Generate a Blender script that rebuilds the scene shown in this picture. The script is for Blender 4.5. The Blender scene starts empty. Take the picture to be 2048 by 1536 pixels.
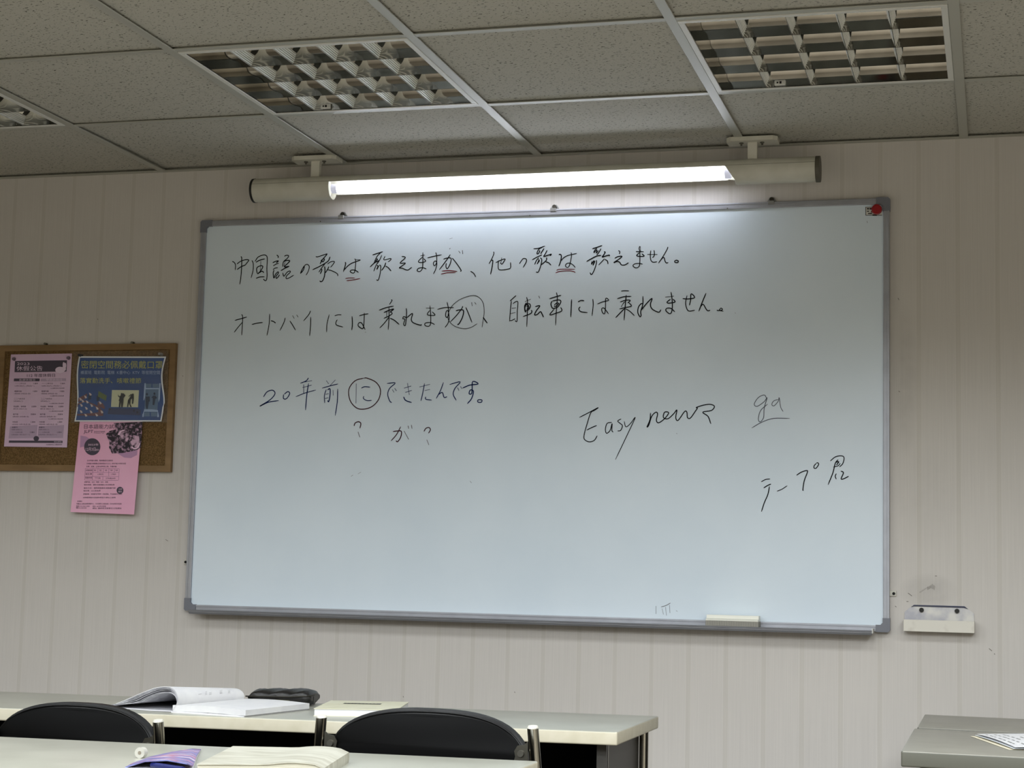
import bpy, bmesh, math, random
from mathutils import Vector, Matrix
random.seed(7)
SC = bpy.context.scene
COL = SC.collection
CZ = 2.294                                   # ceiling height

# ------------------------------------------------------------------ camera
F = 3500.0                                   # focal length in pixels of the 2048x1536 frame
PITCH, YAW, ROLL = 0.108087, 0.271607, -0.023593
CAM = Vector((1.8796, -4.8819, 1.0700))
def rotm():
    ca, sa, cb, sb, cc, sc = math.cos(PITCH), math.sin(PITCH), math.cos(YAW), math.sin(YAW), math.cos(ROLL), math.sin(ROLL)
    Rz = Matrix(((cb, -sb, 0), (sb, cb, 0), (0, 0, 1)))
    Rx = Matrix(((1, 0, 0), (0, ca, -sa), (0, sa, ca)))
    Rr = Matrix(((cc, 0, sc), (0, 1, 0), (-sc, 0, cc)))
    return Rz @ Rx @ Rr
RM = rotm()
cd = bpy.data.cameras.new('camera'); cam = bpy.data.objects.new('camera', cd); COL.objects.link(cam)
cd.sensor_width = 36.0; cd.lens = F / 2048 * 36.0; cd.clip_start = 0.05
X, Y, Z = RM.col[0], RM.col[1], RM.col[2]
cam.matrix_world = Matrix(((X.x, Z.x, -Y.x, CAM.x), (X.y, Z.y, -Y.y, CAM.y), (X.z, Z.z, -Y.z, CAM.z), (0, 0, 0, 1)))
SC.camera = cam
def at(u, v, ax, val):
    """point of the world plane axis=val seen at photo pixel (u, v)"""
    d = RM @ Vector(((u - 1024) / F, 1.0, -(v - 768) / F))
    return CAM + d * ((val - CAM[ax]) / d[ax])

# ------------------------------------------------------------------ world, lights, exposure
w = bpy.data.worlds.new('world'); SC.world = w; w.use_nodes = True
w.node_tree.nodes['Background'].inputs[0].default_value = (0.8, 0.85, 0.9, 1)
w.node_tree.nodes['Background'].inputs[1].default_value = 0.02
SC.view_settings.view_transform = 'Standard'; SC.view_settings.look = 'None'
SC.view_settings.gamma = 1.0; SC.view_settings.exposure = 0.0; SC.view_settings.use_curve_mapping = False
def area(name, loc, size, power, col, spread=160):
    l = bpy.data.lights.new(name, 'AREA'); l.shape = 'SQUARE'; l.size = size; l.energy = power; l.color = col
    l.spread = math.radians(spread)
    o = bpy.data.objects.new(name, l); COL.objects.link(o); o.location = loc
    return o
ROOM = 53.0
for yy, pw, spr in ((-2.09, 0.21, 150), (-3.30, 0.12, 168), (-4.51, 0.76, 168), (-5.72, 0.82, 168), (-6.93, 0.72, 168)):
    for xx, px_ in ((-2.14, 0.5), (-0.93, 0.75), (0.28, 1.0), (1.49, 1.3), (2.70, 1.7)):
        area('ceiling_lamp_light', (xx, yy, CZ - 0.012), 0.55, ROOM * pw * px_, (0.92, 0.965, 1.0), spr)
TUBE_STRENGTH = 12.5
TUBE_COL = (0.84, 0.875, 1.0)

# ------------------------------------------------------------------ helpers
MATS = {}; NF = []
def lin(c):
    return tuple(((x / 255) / 12.92 if x <= 10 else (((x / 255) + 0.055) / 1.055) ** 2.4) for x in c)
def mat(name, rgb=(200, 200, 200), rough=0.6, metal=0.0, spec=0.5, emit=0, alpha=1.0, coat=0, trans=0):
    if name in MATS: return MATS[name]
    m = bpy.data.materials.new(name); m.use_nodes = True; b = m.node_tree.nodes['Principled BSDF']
    b.inputs['Base Color'].default_value = (*lin(rgb), 1); b.inputs['Roughness'].default_value = rough
    b.inputs['Metallic'].default_value = metal; b.inputs['Specular IOR Level'].default_value = spec
    b.inputs['Alpha'].default_value = alpha; b.inputs['Coat Weight'].default_value = coat
    b.inputs['Transmission Weight'].default_value = trans
    if emit:
        b.inputs['Emission Color'].default_value = (*TUBE_COL, 1); b.inputs['Emission Strength'].default_value = emit
    MATS[name] = m
    return m
def nodes(m):
    nt = m.node_tree; return nt, nt.nodes, nt.links, nt.nodes['Principled BSDF']
def noisy(name, rgb, rgb2, scale=20, rough=0.6, metal=0, stretch=(1, 1, 1), detail=3, bump=0.0, lo=0.35, hi=0.65, spec=0.5):
    m = mat(name, rgb, rough, metal, spec); nt, N, L, b = nodes(m)
    tc = N.new('ShaderNodeTexCoord'); mp = N.new('ShaderNodeMapping'); mp.inputs['Scale'].default_value = stretch
    L.new(tc.outputs['Object'], mp.inputs['Vector'])
    n = N.new('ShaderNodeTexNoise'); n.inputs['Scale'].default_value = scale; n.inputs['Detail'].default_value = detail
    L.new(mp.outputs[0], n.inputs['Vector'])
    r = N.new('ShaderNodeValToRGB'); r.color_ramp.elements[0].position = lo; r.color_ramp.elements[1].position = hi
    r.color_ramp.elements[0].color = (*lin(rgb), 1); r.color_ramp.elements[1].color = (*lin(rgb2), 1)
    L.new(n.outputs[0], r.inputs[0]); L.new(r.outputs[0], b.inputs['Base Color'])
    if bump:
        bp = N.new('ShaderNodeBump'); bp.inputs['Strength'].default_value = bump; bp.inputs['Distance'].default_value = 0.002
        L.new(n.outputs[0], bp.inputs['Height']); L.new(bp.outputs[0], b.inputs['Normal'])
    return m
def obj(name, bm, m, parent=None, loc=None, rot=None, smooth=False, label=None):
    me = bpy.data.meshes.new(name); nf = any(b is bm for b in NF); NF.clear()
    if not nf: bmesh.ops.recalc_face_normals(bm, faces=bm.faces[:])
    bm.to_mesh(me); bm.free()
    if smooth:
        for p in me.polygons: p.use_smooth = True
        try: me.set_sharp_from_angle(angle=math.radians(40))
        except Exception: pass
    for mm in (m if isinstance(m, (list, tuple)) else [m]): me.materials.append(mm)
    o = bpy.data.objects.new(name, me); COL.objects.link(o)
    if parent: o.parent = parent
    if loc: o.location = loc
    if rot: o.rotation_euler = rot
    if label: o['label'] = label
    return o
def thing(name, label, cat, loc=(0, 0, 0), rz=0, group=None):
    o = bpy.data.objects.new(name, None); COL.objects.link(o); o.location = loc; o.rotation_euler = (0, 0, rz)
    o.empty_display_size = 0.05; return tag(o, label, cat, group)
def tag(o, label, cat, group=None):
    o['label'] = label; o['category'] = cat
    if group: o['group'] = group
    return o
def BM(): return bmesh.new()
def box(bm, x0, x1, y0, y1, z0, z1, bev=0, seg=1):
    r = bmesh.ops.create_cube(bm, size=1)
    for v in r['verts']:
        v.co = Vector(((x0 + x1) / 2 + v.co.x * (x1 - x0), (y0 + y1) / 2 + v.co.y * (y1 - y0), (z0 + z1) / 2 + v.co.z * (z1 - z0)))
    if bev:
        es = {e for v in r['verts'] for e in v.link_edges}
        bmesh.ops.bevel(bm, geom=list(es), offset=bev, segments=seg, affect='EDGES', profile=0.6)
    return bm
def tube(bm, a, b, r, seg=16, r2=None, caps=True):
    a, b = Vector(a), Vector(b); d = b - a
    q = Vector((0, 0, 1)).rotation_difference(d).to_matrix().to_4x4()
    bmesh.ops.create_cone(bm, cap_ends=caps, segments=seg, radius1=r, radius2=r if r2 is None else r2, depth=d.length,
                          matrix=Matrix.Translation((a + b) / 2) @ q)
    return bm
def path_tube(bm, pts, r, seg=12):
    pts = [Vector(p) for p in pts]; rings = []
    for i, p in enumerate(pts):
        t = (pts[min(i + 1, len(pts) - 1)] - pts[max(i - 1, 0)]).normalized()
        n = t.orthogonal().normalized() if i == 0 else (nprev - t * nprev.dot(t)).normalized()
        nprev = n; bb = t.cross(n)
        rings.append([bm.verts.new(p + (n * math.cos(2 * math.pi * k / seg) + bb * math.sin(2 * math.pi * k / seg)) * r) for k in range(seg)])
    for i in range(len(rings) - 1):
        for k in range(seg):
            bm.faces.new((rings[i][k], rings[i][(k + 1) % seg], rings[i + 1][(k + 1) % seg], rings[i + 1][k]))
    bm.faces.new(rings[0][::-1]); bm.faces.new(rings[-1]); return bm
def prism(bm, poly, vec):
    """extrude the 3D polygon by vec"""
    vec = Vector(vec); a = [bm.verts.new(Vector(p)) for p in poly]; b = [bm.verts.new(Vector(p) + vec) for p in poly]
    bm.faces.new(a[::-1]); bm.faces.new(b); n = len(a)
    for i in range(n): bm.faces.new((a[i], a[(i + 1) % n], b[(i + 1) % n], b[i]))
    return bm
def sheet(bm, grid, th=0.0):
    """grid of points [i][j] -> surface; th: thickness vector"""
    V = [[bm.verts.new(p) for p in row] for row in grid]; nI, nJ = len(V), len(V[0])
    for i in range(nI - 1):
        for j in range(nJ - 1): bm.faces.new((V[i][j], V[i + 1][j], V[i + 1][j + 1], V[i][j + 1]))
    if th:
        th = Vector(th); W = [[bm.verts.new(v.co + th) for v in row] for row in V]
        for i in range(nI - 1):
            for j in range(nJ - 1): bm.faces.new((W[i][j], W[i][j + 1], W[i + 1][j + 1], W[i + 1][j]))
        for i in range(nI - 1):
            for j in (0, nJ - 1):
                bm.faces.new((V[i][j], V[i + 1][j], W[i + 1][j], W[i][j]))
        for j in range(nJ - 1):
            for i in (0, nI - 1):
                bm.faces.new((V[i][j], V[i][j + 1], W[i][j + 1], W[i][j]))
    return bm
def crom(P, n=4):
    if len(P) < 3: return P
    Q = [P[0] * 2 - P[1]] + P + [P[-1] * 2 - P[-2]]; out = []
    for i in range(1, len(Q) - 2):
        for k in range(n):
            t = k / n; a, b, c, d = Q[i - 1], Q[i], Q[i + 1], Q[i + 2]
            out.append(0.5 * ((2 * b) + (c - a) * t + (2 * a - 5 * b + 4 * c - d) * t * t + (3 * b - a - 3 * c + d) * t ** 3))
    return out + [P[-1]]
def ribbon(bm, P, wd, Y, taper=True):
    """flat stroke on the plane y=Y through 2D points (x, z)"""
    P = crom([Vector(p) for p in P]); n = len(P); L = []; R = []
    for i, p in enumerate(P):
        t = (P[min(i + 1, n - 1)] - P[max(i - 1, 0)])
        if t.length < 1e-9: t = Vector((1, 0))
        t.normalize(); nn = Vector((-t.y, t.x))
        f = 0.55 if (taper and i in (0, n - 1)) else 1.0
        L.append(bm.verts.new((p.x + nn.x * wd * f / 2, Y, p.y + nn.y * wd * f / 2)))
        R.append(bm.verts.new((p.x - nn.x * wd * f / 2, Y, p.y - nn.y * wd * f / 2)))
    for i in range(n - 1): bm.faces.new((L[i], R[i], R[i + 1], L[i + 1]))

# ------------------------------------------------------------------ materials of the room
def wallpaper():
    m = mat('wallpaper', (200, 196, 186), 0.75, spec=0.25); nt, N, L, b = nodes(m)
    tc = N.new('ShaderNodeTexCoord'); sx = N.new('ShaderNodeSeparateXYZ'); L.new(tc.outputs['Object'], sx.inputs[0])
    def mth(op, a, bb=None, c=None):
        n = N.new('ShaderNodeMath'); n.operation = op
        for i, v in enumerate((a, bb, c)):
            if v is None: continue
            if isinstance(v, (int, float)): n.inputs[i].default_value = v
            else: L.new(v, n.inputs[i])
        return n.outputs[0]
    fr = mth('FRACT', mth('DIVIDE', mth('SUBTRACT', sx.outputs[0], 1.6685 - 0.1045 * 60), 0.1045))
    ramp = N.new('ShaderNodeValToRGB'); e = ramp.color_ramp; e.interpolation = 'LINEAR'
    base, dark, light = (0.590, 0.560, 0.522), (0.556, 0.526, 0.482), (0.616, 0.586, 0.546)
    e.elements[0].position = 0.0; e.elements[0].color = (*light, 1)
    e.elements[1].position = 0.012; e.elements[1].color = (*dark, 1)
    for p, c in ((0.125, dark), (0.135, light), (0.15, base), (0.985, base), (0.997, light)):
        q = e.elements.new(p); q.color = (*c, 1)
    L.new(fr, ramp.inputs[0])
    mp = N.new('ShaderNodeMapping'); mp.inputs['Scale'].default_value = (1, 1, 0.012); L.new(tc.outputs['Object'], mp.inputs[0])
    n1 = N.new('ShaderNodeTexNoise'); n1.inputs['Scale'].default_value = 330; n1.inputs['Detail'].default_value = 1; L.new(mp.outputs[0], n1.inputs[0])
    n2 = N.new('ShaderNodeTexNoise'); n2.inputs['Scale'].default_value = 2.2; n2.inputs['Detail'].default_value = 5; L.new(tc.outputs['Object'], n2.inputs[0])
    f1 = mth('MULTIPLY_ADD', n1.outputs[0], 0.12, 0.94)
    f2 = mth('MULTIPLY_ADD', n2.outputs[0], 0.14, 0.93)
    # grimy halo marks beside the whiteboard's right edge
    def spot(x, z, rx, rz, k):
        dx = mth('DIVIDE', mth('SUBTRACT', sx.outputs[0], x), rx); dz = mth('DIVIDE', mth('SUBTRACT', sx.outputs[2], z), rz)
        d = mth('ADD', mth('MULTIPLY', dx, dx), mth('MULTIPLY', dz, dz))
        n3 = N.new('ShaderNodeTexNoise'); n3.inputs['Scale'].default_value = 28; n3.inputs['Detail'].default_value = 4; L.new(tc.outputs['Object'], n3.inputs[0])
        return mth('SUBTRACT', 1.0, mth('MULTIPLY', mth('MULTIPLY', mth('MAXIMUM', mth('SUBTRACT', 1.0, d), 0.0), n3.outputs[0]), k))
    f = mth('MULTIPLY', f1, f2)
    for a in ((1.64, 1.62, 0.035, 0.22, 0.20), (1.70, 1.05, 0.08, 0.05, 0.28), (1.70, 1.30, 0.1, 0.15, 0.08), (-0.53, 1.35, 0.06, 0.3, 0.12), (-0.75, 1.1, 0.3, 0.08, 0.05)):
        f = mth('MULTIPLY', f, spot(*a))
    mx = N.new('ShaderNodeVectorMath'); mx.operation = 'SCALE'; L.new(ramp.outputs[0], mx.inputs[0]); L.new(f, mx.inputs['Scale'])
    L.new(mx.outputs[0], b.inputs['Base Color'])
    bp = N.new('ShaderNodeBump'); bp.inputs['Strength'].default_value = 0.25; bp.inputs['Distance'].default_value = 0.0006
    L.new(n1.outputs[0], bp.inputs['Height']); L.new(bp.outputs[0], b.inputs['Normal'])
    return m
def tile_mat():
    m = mat('mineral_fibre', (196, 192, 178), 0.9, spec=0.1); nt, N, L, b = nodes(m)
    tc = N.new('ShaderNodeTexCoord'); mp = N.new('ShaderNodeMapping'); mp.inputs['Scale'].default_value = (1, 1, 1)
    g = N.new('ShaderNodeNewGeometry'); L.new(g.outputs['Position'], mp.inputs[0])
    wn = N.new('ShaderNodeTexNoise'); wn.inputs['Scale'].default_value = 30; L.new(mp.outputs[0], wn.inputs[0])
    ad = N.new('ShaderNodeVectorMath'); ad.operation = 'MULTIPLY_ADD'; ad.inputs[1].default_value = (0.02, 0.02, 0)
    L.new(wn.outputs['Color'], ad.inputs[0]); L.new(mp.outputs[0], ad.inputs[2])
    st = N.new('ShaderNodeMapping'); st.inputs['Rotation'].default_value = (0, 0, 0.5); st.inputs['Scale'].default_value = (1, 1.9, 1); L.new(ad.outputs[0], st.inputs[0])
    n = N.new('ShaderNodeTexNoise'); n.inputs['Scale'].default_value = 120; n.inputs['Detail'].default_value = 1.5; L.new(st.outputs[0], n.inputs[0])
    r = N.new('ShaderNodeValToRGB'); r.color_ramp.elements[0].position = 0.33; r.color_ramp.elements[1].position = 0.37
    r.color_ramp.elements[0].color = (0.10, 0.095, 0.08, 1); r.color_ramp.elements[1].color = (0.48, 0.465, 0.405, 1); L.new(n.outputs[0], r.inputs[0])
    n2 = N.new('ShaderNodeTexNoise'); n2.inputs['Scale'].default_value = 400; n2.inputs['Detail'].default_value = 2; L.new(mp.outputs[0], n2.inputs[0])
    k = N.new('ShaderNodeMath'); k.operation = 'MULTIPLY_ADD'; k.inputs[1].default_value = 0.35; k.inputs[2].default_value = 0.83; L.new(n2.outputs[0], k.inputs[0])
    mx = N.new('ShaderNodeVectorMath'); mx.operation = 'SCALE'; L.new(r.outputs[0], mx.inputs[0]); L.new(k.outputs[0], mx.inputs['Scale'])
    L.new(mx.outputs[0], b.inputs['Base Color'])
    bp = N.new('ShaderNodeBump'); bp.inputs['Strength'].default_value = 0.5; bp.inputs['Distance'].default_value = 0.002
    L.new(r.outputs[0], bp.inputs['Height']); L.new(bp.outputs[0], b.inputs['Normal'])
    return m
M_WALL = wallpaper(); M_TILE = tile_mat()
M_TEE = mat('painted_steel', (178, 178, 168), 0.42, 0.25)
M_ALU = noisy('anodised_aluminium', (156, 158, 164), (164, 166, 172), 20, 0.4, 0.5)
M_MIRROR = noisy('polished_reflector', (150, 148, 140), (176, 174, 166), 9, 0.05, 1.0)
M_BLADE = mat('satin_louver', (246, 248, 246), 0.34, 0.55)
M_WHITEM = mat('white_enamel', (214, 214, 208), 0.4)
M_CREAM = noisy('cream_enamel', (196, 194, 180), (208, 206, 194), 14, 0.5)
M_BLACK = mat('black_plastic', (14, 14, 14), 0.4)
M_GREYP = mat('grey_plastic', (112, 114, 122), 0.5)
M_SCREW = mat('steel_screw', (110, 108, 100), 0.35, 0.9)
M_DARK = mat('dark_hole', (8, 8, 8), 0.8)
M_FLOOR = noisy('vinyl_floor', (84, 76, 66), (96, 88, 76), 6, 0.5)
M_PLAIN = noisy('painted_plaster', (166, 158, 142), (176, 168, 152), 5, 0.8)

# ------------------------------------------------------------------ the room
S = 0.605; BX0 = -0.6226; R1 = -0.5764
bars = [BX0 + S * i for i in range(-4, 8)]; rows = [0.0] + [R1 - S * j for j in range(13)]
XL, XR, YB = bars[0], bars[-1], rows[-1]
def struct(name, bm, m, parent=None):
    o = obj(name, bm, m, parent)
    if not parent: o['kind'] = 'structure'
    return o
wall_front = struct('wall_front', box(BM(), XL - 0.1, XR + 0.1, 0, 0.1, -0.1, CZ + 0.2), M_WALL)
struct('wall_left', box(BM(), XL - 0.1, XL, YB, 0, -0.1, CZ + 0.2), M_PLAIN)
struct('wall_right', box(BM(), XR, XR + 0.1, YB, 0, -0.1, CZ + 0.2), M_PLAIN)
struct('wall_back', box(BM(), XL - 0.1, XR + 0.1, YB - 0.1, YB, -0.1, CZ + 0.2), noisy('dark_back_wall', (80, 73, 62), (94, 86, 74), 7, 0.6, stretch=(4, 1, 0.3)))  # unseen back wall, colour kept dark to dim the louvre reflections
struct('floor', box(BM(), XL - 0.1, XR + 0.1, YB - 0.1, 0.1, -0.1, 0), M_FLOOR)
ceiling = struct('ceiling', box(BM(), XL, XR, YB, 0, CZ + 0.19, CZ + 0.2), M_DARK)
lit_cells = set(); unlit = []
for k in (-3, -1, 1, 3, 5): unlit.append(k)
fix_cells = {(k + 4, 1) for k in unlit}
# tiles: recessed slabs between the tees, each a little uneven
for i in range(len(bars) - 1):
    for j in range(len(rows) - 1):
        if (i, j) in fix_cells: continue
        x0, x1, y1, y0 = bars[i] + 0.004, bars[i + 1] - 0.004, rows[j] - 0.004, rows[j + 1] + 0.004
        dz = 0.004 + random.uniform(0, 0.0025)
        if j == 0: y1 = -0.003
        bm = BM(); box(bm, x0, x1, y0, y1, CZ + dz, CZ + dz + 0.015)
        if j == 0:
            for v in bm.verts:
                if v.co.y > -0.01: v.co.z += 0.003
        struct('ceiling_tile', bm, M_TILE, ceiling)
for x in bars[1:-1]:
    bm = BM(); box(bm, x - 0.012, x + 0.012, YB, -0.004, CZ - 0.002, CZ + 0.001, 0.0008); box(bm, x - 0.001, x + 0.001, YB, -0.004, CZ, CZ + 0.03)
    struct('main_tee', bm, M_TEE, ceiling)
for j, y in enumerate(rows[1:-1]):
    for i in range(len(bars) - 1):
        dy = 0.0
        if j == 0 and i in (7, 8): dy = 0.02 if i == 7 else 0.03
        a, b = bars[i] + 0.011, bars[i + 1] - 0.011
        bm = BM(); box(bm, a, b, y - 0.0105, y + 0.0105, CZ - 0.0012, CZ + 0.001, 0.0005); box(bm, a, b, y - 0.001, y + 0.001, CZ, CZ + 0.025)
        struct('cross_tee', bm, M_TEE, ceiling)
bm = BM(); box(bm, XL, XR, -0.022, -0.001, CZ - 0.0012, CZ + 0.0006); box(bm, XL, XR, -0.0015, 0, CZ - 0.001, CZ + 0.02)
struct('wall_angle', bm, M_TEE, ceiling)

# ------------------------------------------------------------------ recessed louvre lights
prof = [(0.0, 0.0010), (0.010, 0.0018), (0.020, 0.0036), (0.030, 0.0064), (0.040, 0.0100), (0.050, 0.0145), (0.060, 0.020)]
def pr(z):
    for (a, ra), (b, rb) in zip(prof, prof[1:]):
        if z <= b: return ra + (rb - ra) * (z - a) / (b - a)
    return prof[-1][1]
def make_fixture(label, loc):
    t = thing('ceiling_light', label, 'ceiling light', loc, 0, 'recessed louvre lights in the ceiling')
    H = S / 2 - 0.0125; I = H - 0.014
    bm = BM()
    for a in ((-H, H, -H, -I), (-H, H, I, H), (-H, -I, -I, I), (I, H, -I, I)): box(bm, *a, -0.003, 0.002, 0.001)
    obj('frame', bm, M_WHITEM, t)
    bm = BM(); box(bm, -I - 0.003, I + 0.003, -I - 0.003, -I, -0.001, 0.075); box(bm, -I - 0.003, I + 0.003, I, I + 0.003, -0.001, 0.075)
    box(bm, -I - 0.003, -I, -I, I, -0.001, 0.075); box(bm, I, I + 0.003, -I, I, -0.001, 0.075); box(bm, -I, I, -I, I, 0.072, 0.075)
    obj('housing', bm, M_MIRROR, t)
    pitch = 2 * I / 4; ny = [-I + pitch * k for k in range(5)]
    for k, y in enumerate(ny):
        bm = BM(); L = []
        for s in (-1, 1):
            if (k == 0 and s == -1) or (k == 4 and s == 1): continue
            L.append([[Vector((x, y + s * r, z)) for z, r in prof] for x in (-I, I)])
        for g in L: sheet(bm, g)
        NF.append(bm)
        obj('reflector', bm, M_MIRROR, t, smooth=True)
    for k in range(4):
        yc = (ny[k] + ny[k + 1]) / 2; obj('lamp_tube', tube(BM(), (-I + 0.01, yc, 0.062), (I - 0.01, yc, 0.062), 0.008), M_WHITEM, t, smooth=True)
    bh = 0.026; nz = 6
    for q in range(4):
        xx = -I + 2 * I * (q + 1) / 5
        me = None
        for k in range(4):
            yc = (ny[k] + ny[k + 1]) / 2
            if me is None:
                bm = BM()
                for s in (-1, 1):
                    g = []
                    zs = []
                    for n in range(nz):
                        zs += [(bh * n / nz, 0.0), (bh * (n + 0.75) / nz, 0.0016)]
                    for z, e in zs:
                        hw = pitch / 2 - pr(z); tx = 0.0008 + 0.0095 * (z / bh) - e * 0.8
                        g.append([Vector((s * max(tx, 0.0006), yy * hw, z + 0.0006)) for yy in (-1, -0.5, 0, 0.5, 1)])
                    sheet(bm, g)
                hw = pitch / 2 - pr(bh); box(bm, -0.0098, 0.0098, -hw, hw, bh, bh + 0.0006)
                NF.append(bm)
                o = obj('louver_blade', bm, M_BLADE, t, loc=(xx, yc, 0)); me = o.data
            else:
                o = bpy.data.objects.new('louver_blade', me); COL.objects.link(o); o.parent = t; o.location = (xx, yc, 0)
    # sliding latch on the strip nearest the board
    bm = BM(); yl = I - 0.0075; lx = -0.13
    box(bm, lx - 0.014, lx + 0.014, I - 0.011, I - 0.005, 0.001, 0.015, 0.0028, 2); o = obj('latch', bm, M_WHITEM, t)
    bm = BM(); box(bm, lx - 0.008, lx - 0.004, I - 0.0118, I - 0.0105, 0.006, 0.010); box(bm, lx - 0.001, lx + 0.004, I - 0.0118, I - 0.0105, 0.005, 0.011)
    obj('slot', bm, M_DARK, o)
    return t
lab = {-1: 'recessed square louvre light cut off by the left edge of the photo', 1: 'recessed square louvre light above the left half of the board lamp',
       3: 'recessed square louvre light above the right end of the board lamp'}
for k in (-1, 1, 3):
    make_fixture(lab[k], (BX0 + S * (k + 0.5), (rows[1] + rows[2]) / 2, CZ))
for k in (-3, 5):      # blank tiles where the photo shows nothing
    bm = BM(); box(bm, bars[k + 4] + 0.004, bars[k + 5] - 0.004, rows[2] + 0.004, rows[1] - 0.004, CZ + 0.005, CZ + 0.02); struct('ceiling_tile', bm, M_TILE, ceiling)

# ------------------------------------------------------------------ board lamp
LY = -0.100; RC = 0.0355
pa, pb = at(512, 382, 1, LY), at(1632, 338, 1, LY); LZ = (pa.z + pb.z) / 2
xa, xb = pa.x, pb.x; xo0, xo1 = at(665, 380, 1, LY).x, at(1450, 350, 1, LY - 0.03).x
lamp = thing('board_lamp', 'long cream cylindrical lamp with glowing tube hung above the whiteboard', 'lamp', (0, 0, 0))
def shell():
    bm = BM(); A0, A1 = 20, 205
    def ring(ang, x, r): return Vector((x, LY - r * math.cos(math.radians(ang)), LZ + r * math.sin(math.radians(ang))))
    n = 40
    def wall(x0f, x1f, a0, a1, n):
        for r, flip in ((RC, 0), (RC - 0.0015, 1)):
            prev = None
            for k in range(n + 1):
                a = a0 + (a1 - a0) * k / n
                p, q = bm.verts.new(ring(a, x0f(a), r)), bm.verts.new(ring(a, x1f(a), r))
                if prev: bm.faces.new((prev[0], prev[1], q, p) if not flip else (p, q, prev[1], prev[0]))
                prev = (p, q)
    def cut_r(a):   # slanted right cut
        aa = a % 360
        return xo1 + 0.0 if 20 <= aa <= 205 else xo1 + 0.028 * min(1, ((20 - aa) % 360) / 70)
    def cut_l(a): return xo0
    wall(lambda a: xa, cut_l, A0, A0 + 360, n); wall(cut_r, lambda a: xb, A0, A0 + 360, n)
    wall(lambda a: xo0, lambda a: xo1, A0, A1, n)
    for a in (A0, A1):    # shell lips
        p = [ring(a, xo0, RC), ring(a, xo1, RC), ring(a, xo1, RC - 0.0015), ring(a, xo0, RC - 0.0015)]
        bm.faces.new([bm.verts.new(v) for v in p])
    NF.append(bm)
    return bm
obj('lamp_housing', shell(), M_CREAM, lamp, smooth=True)
for sa, sb_ in ((xa, xo0), (xo1, xb)):
    sy, sz = LY - RC * math.cos(math.radians(22)) - 0.0004, LZ + RC * math.sin(math.radians(22))
    obj('seam', tube(BM(), (sa, sy, sz), (sb_, sy, sz), 0.0005, 6), mat('seam_shadow', (130, 128, 116), 0.6), lamp)
obj('end_cap', tube(BM(), (xa - 0.007, LY, LZ), (xa, LY, LZ), RC + 0.001, 40), mat('black_gasket', (20, 19, 16), 0.5), lamp, smooth=True, label='black end cap')
obj('end_cap', tube(BM(), (xb, LY, LZ), (xb + 0.012, LY, LZ), RC + 0.0012, 40), mat('brown_cap', (84, 80, 68), 0.5), lamp, smooth=True, label='brownish grey end cap')
for x in (xo0 - 0.02, xo1 + 0.03):
    obj('socket', tube(BM(), (x - 0.004, LY, LZ), (x + 0.004, LY, LZ), RC - 0.002, 32), M_WHITEM, lamp)
TZ = LZ - 0.0035; TR = 0.0138; TY = LY - 0.004
obj('fluorescent_tube', tube(BM(), (xo0 + 0.018, TY, TZ), (xo1 - 0.004, TY, TZ), TR, 24), mat('tube_glow', (255, 255, 255), 0.5, emit=TUBE_STRENGTH), lamp, smooth=True, label='glowing white tube')
for x in (xo0 + 0.001, xo1 - 0.004): obj('tube_cap', tube(BM(), (x, TY, TZ), (x + 0.017, TY, TZ), TR + 0.0003, 24), mat('tube_end', (200, 200, 225), 0.4, emit=0.35), lamp, smooth=True)
for ub, v0 in ((638, 318), (1503, 272)):
    c = at(ub, v0, 2, CZ); cx = c.x
    bm = BM(); x0, x1, y0, y1 = cx - 0.071, cx + 0.071, LY - 0.032, LY + 0.032
    c1 = 0.012
    poly = [(x0 + c1, y0, CZ - 0.013), (x1 - c1, y0, CZ - 0.013), (x1, y0 + c1, CZ - 0.013), (x1, y1, CZ - 0.013), (x0, y1, CZ - 0.013), (x0, y0 + c1, CZ - 0.013)]
    prism(bm, poly, (0, 0, 0.012)); br = obj('bracket_plate', bm, M_CREAM, lamp)
    for sx in (-0.031, 0.027):
        bm = BM(); tube(bm, (cx + sx, LY - 0.006, CZ - 0.021), (cx + sx, LY - 0.006, CZ - 0.013), 0.0028, 8); tube(bm, (cx + sx, LY - 0.006, CZ - 0.0155), (cx + sx, LY - 0.006, CZ - 0.013), 0.006, 10)
        obj('screw', bm, M_SCREW, br)
    bm = BM(); box(bm, cx - 0.0135, cx + 0.0135, LY - 0.009, LY + 0.009, LZ + RC - 0.002, CZ - 0.012, 0.001); obj('stem', bm, M_CREAM, lamp)

# ------------------------------------------------------------------ whiteboard
WX0, WX1, WZ0, WZ1 = -0.4813, 1.5979, 0.9386, 2.1301
YF = -0.020
board = thing('whiteboard', 'large aluminium framed whiteboard covered in Japanese handwriting below the lamp', 'whiteboard', (0, 0, 0))
FW = 0.017
m = noisy('white_board_enamel', (214, 227, 237), (220, 232, 241), 3, 0.26, 0, detail=4)
obj('writing_surface', box(BM(), WX0 + FW - 0.003, WX1 - FW + 0.003, -0.0135, -0.002, WZ0 + FW - 0.003, WZ1 - FW + 0.003), m, board)
YS = -0.0135                                # front of the writing surface
def rail(x0, x1, z0, z1, horiz):
    bm = BM(); box(bm, x0, x1, YF, 0.0 - 0.001, z0, z1, 0.0015, 2)
    if horiz:
        box(bm, x0, x1, YF - 0.0015, YF, z0 + (z1 - z0) * 0.66, z1 - 0.0012, 0.0006)
    else:
        box(bm, x0 + (0 if x0 < 0 else (x1 - x0) * 0.6), x1 - (0 if x0 > 0 else (x1 - x0) * 0.6), YF - 0.0015, YF, z0, z1, 0.0006)
    return bm
obj('frame_rail', rail(WX0 + 0.03, WX1 - 0.03, WZ1 - FW, WZ1, True), M_ALU, board)
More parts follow.
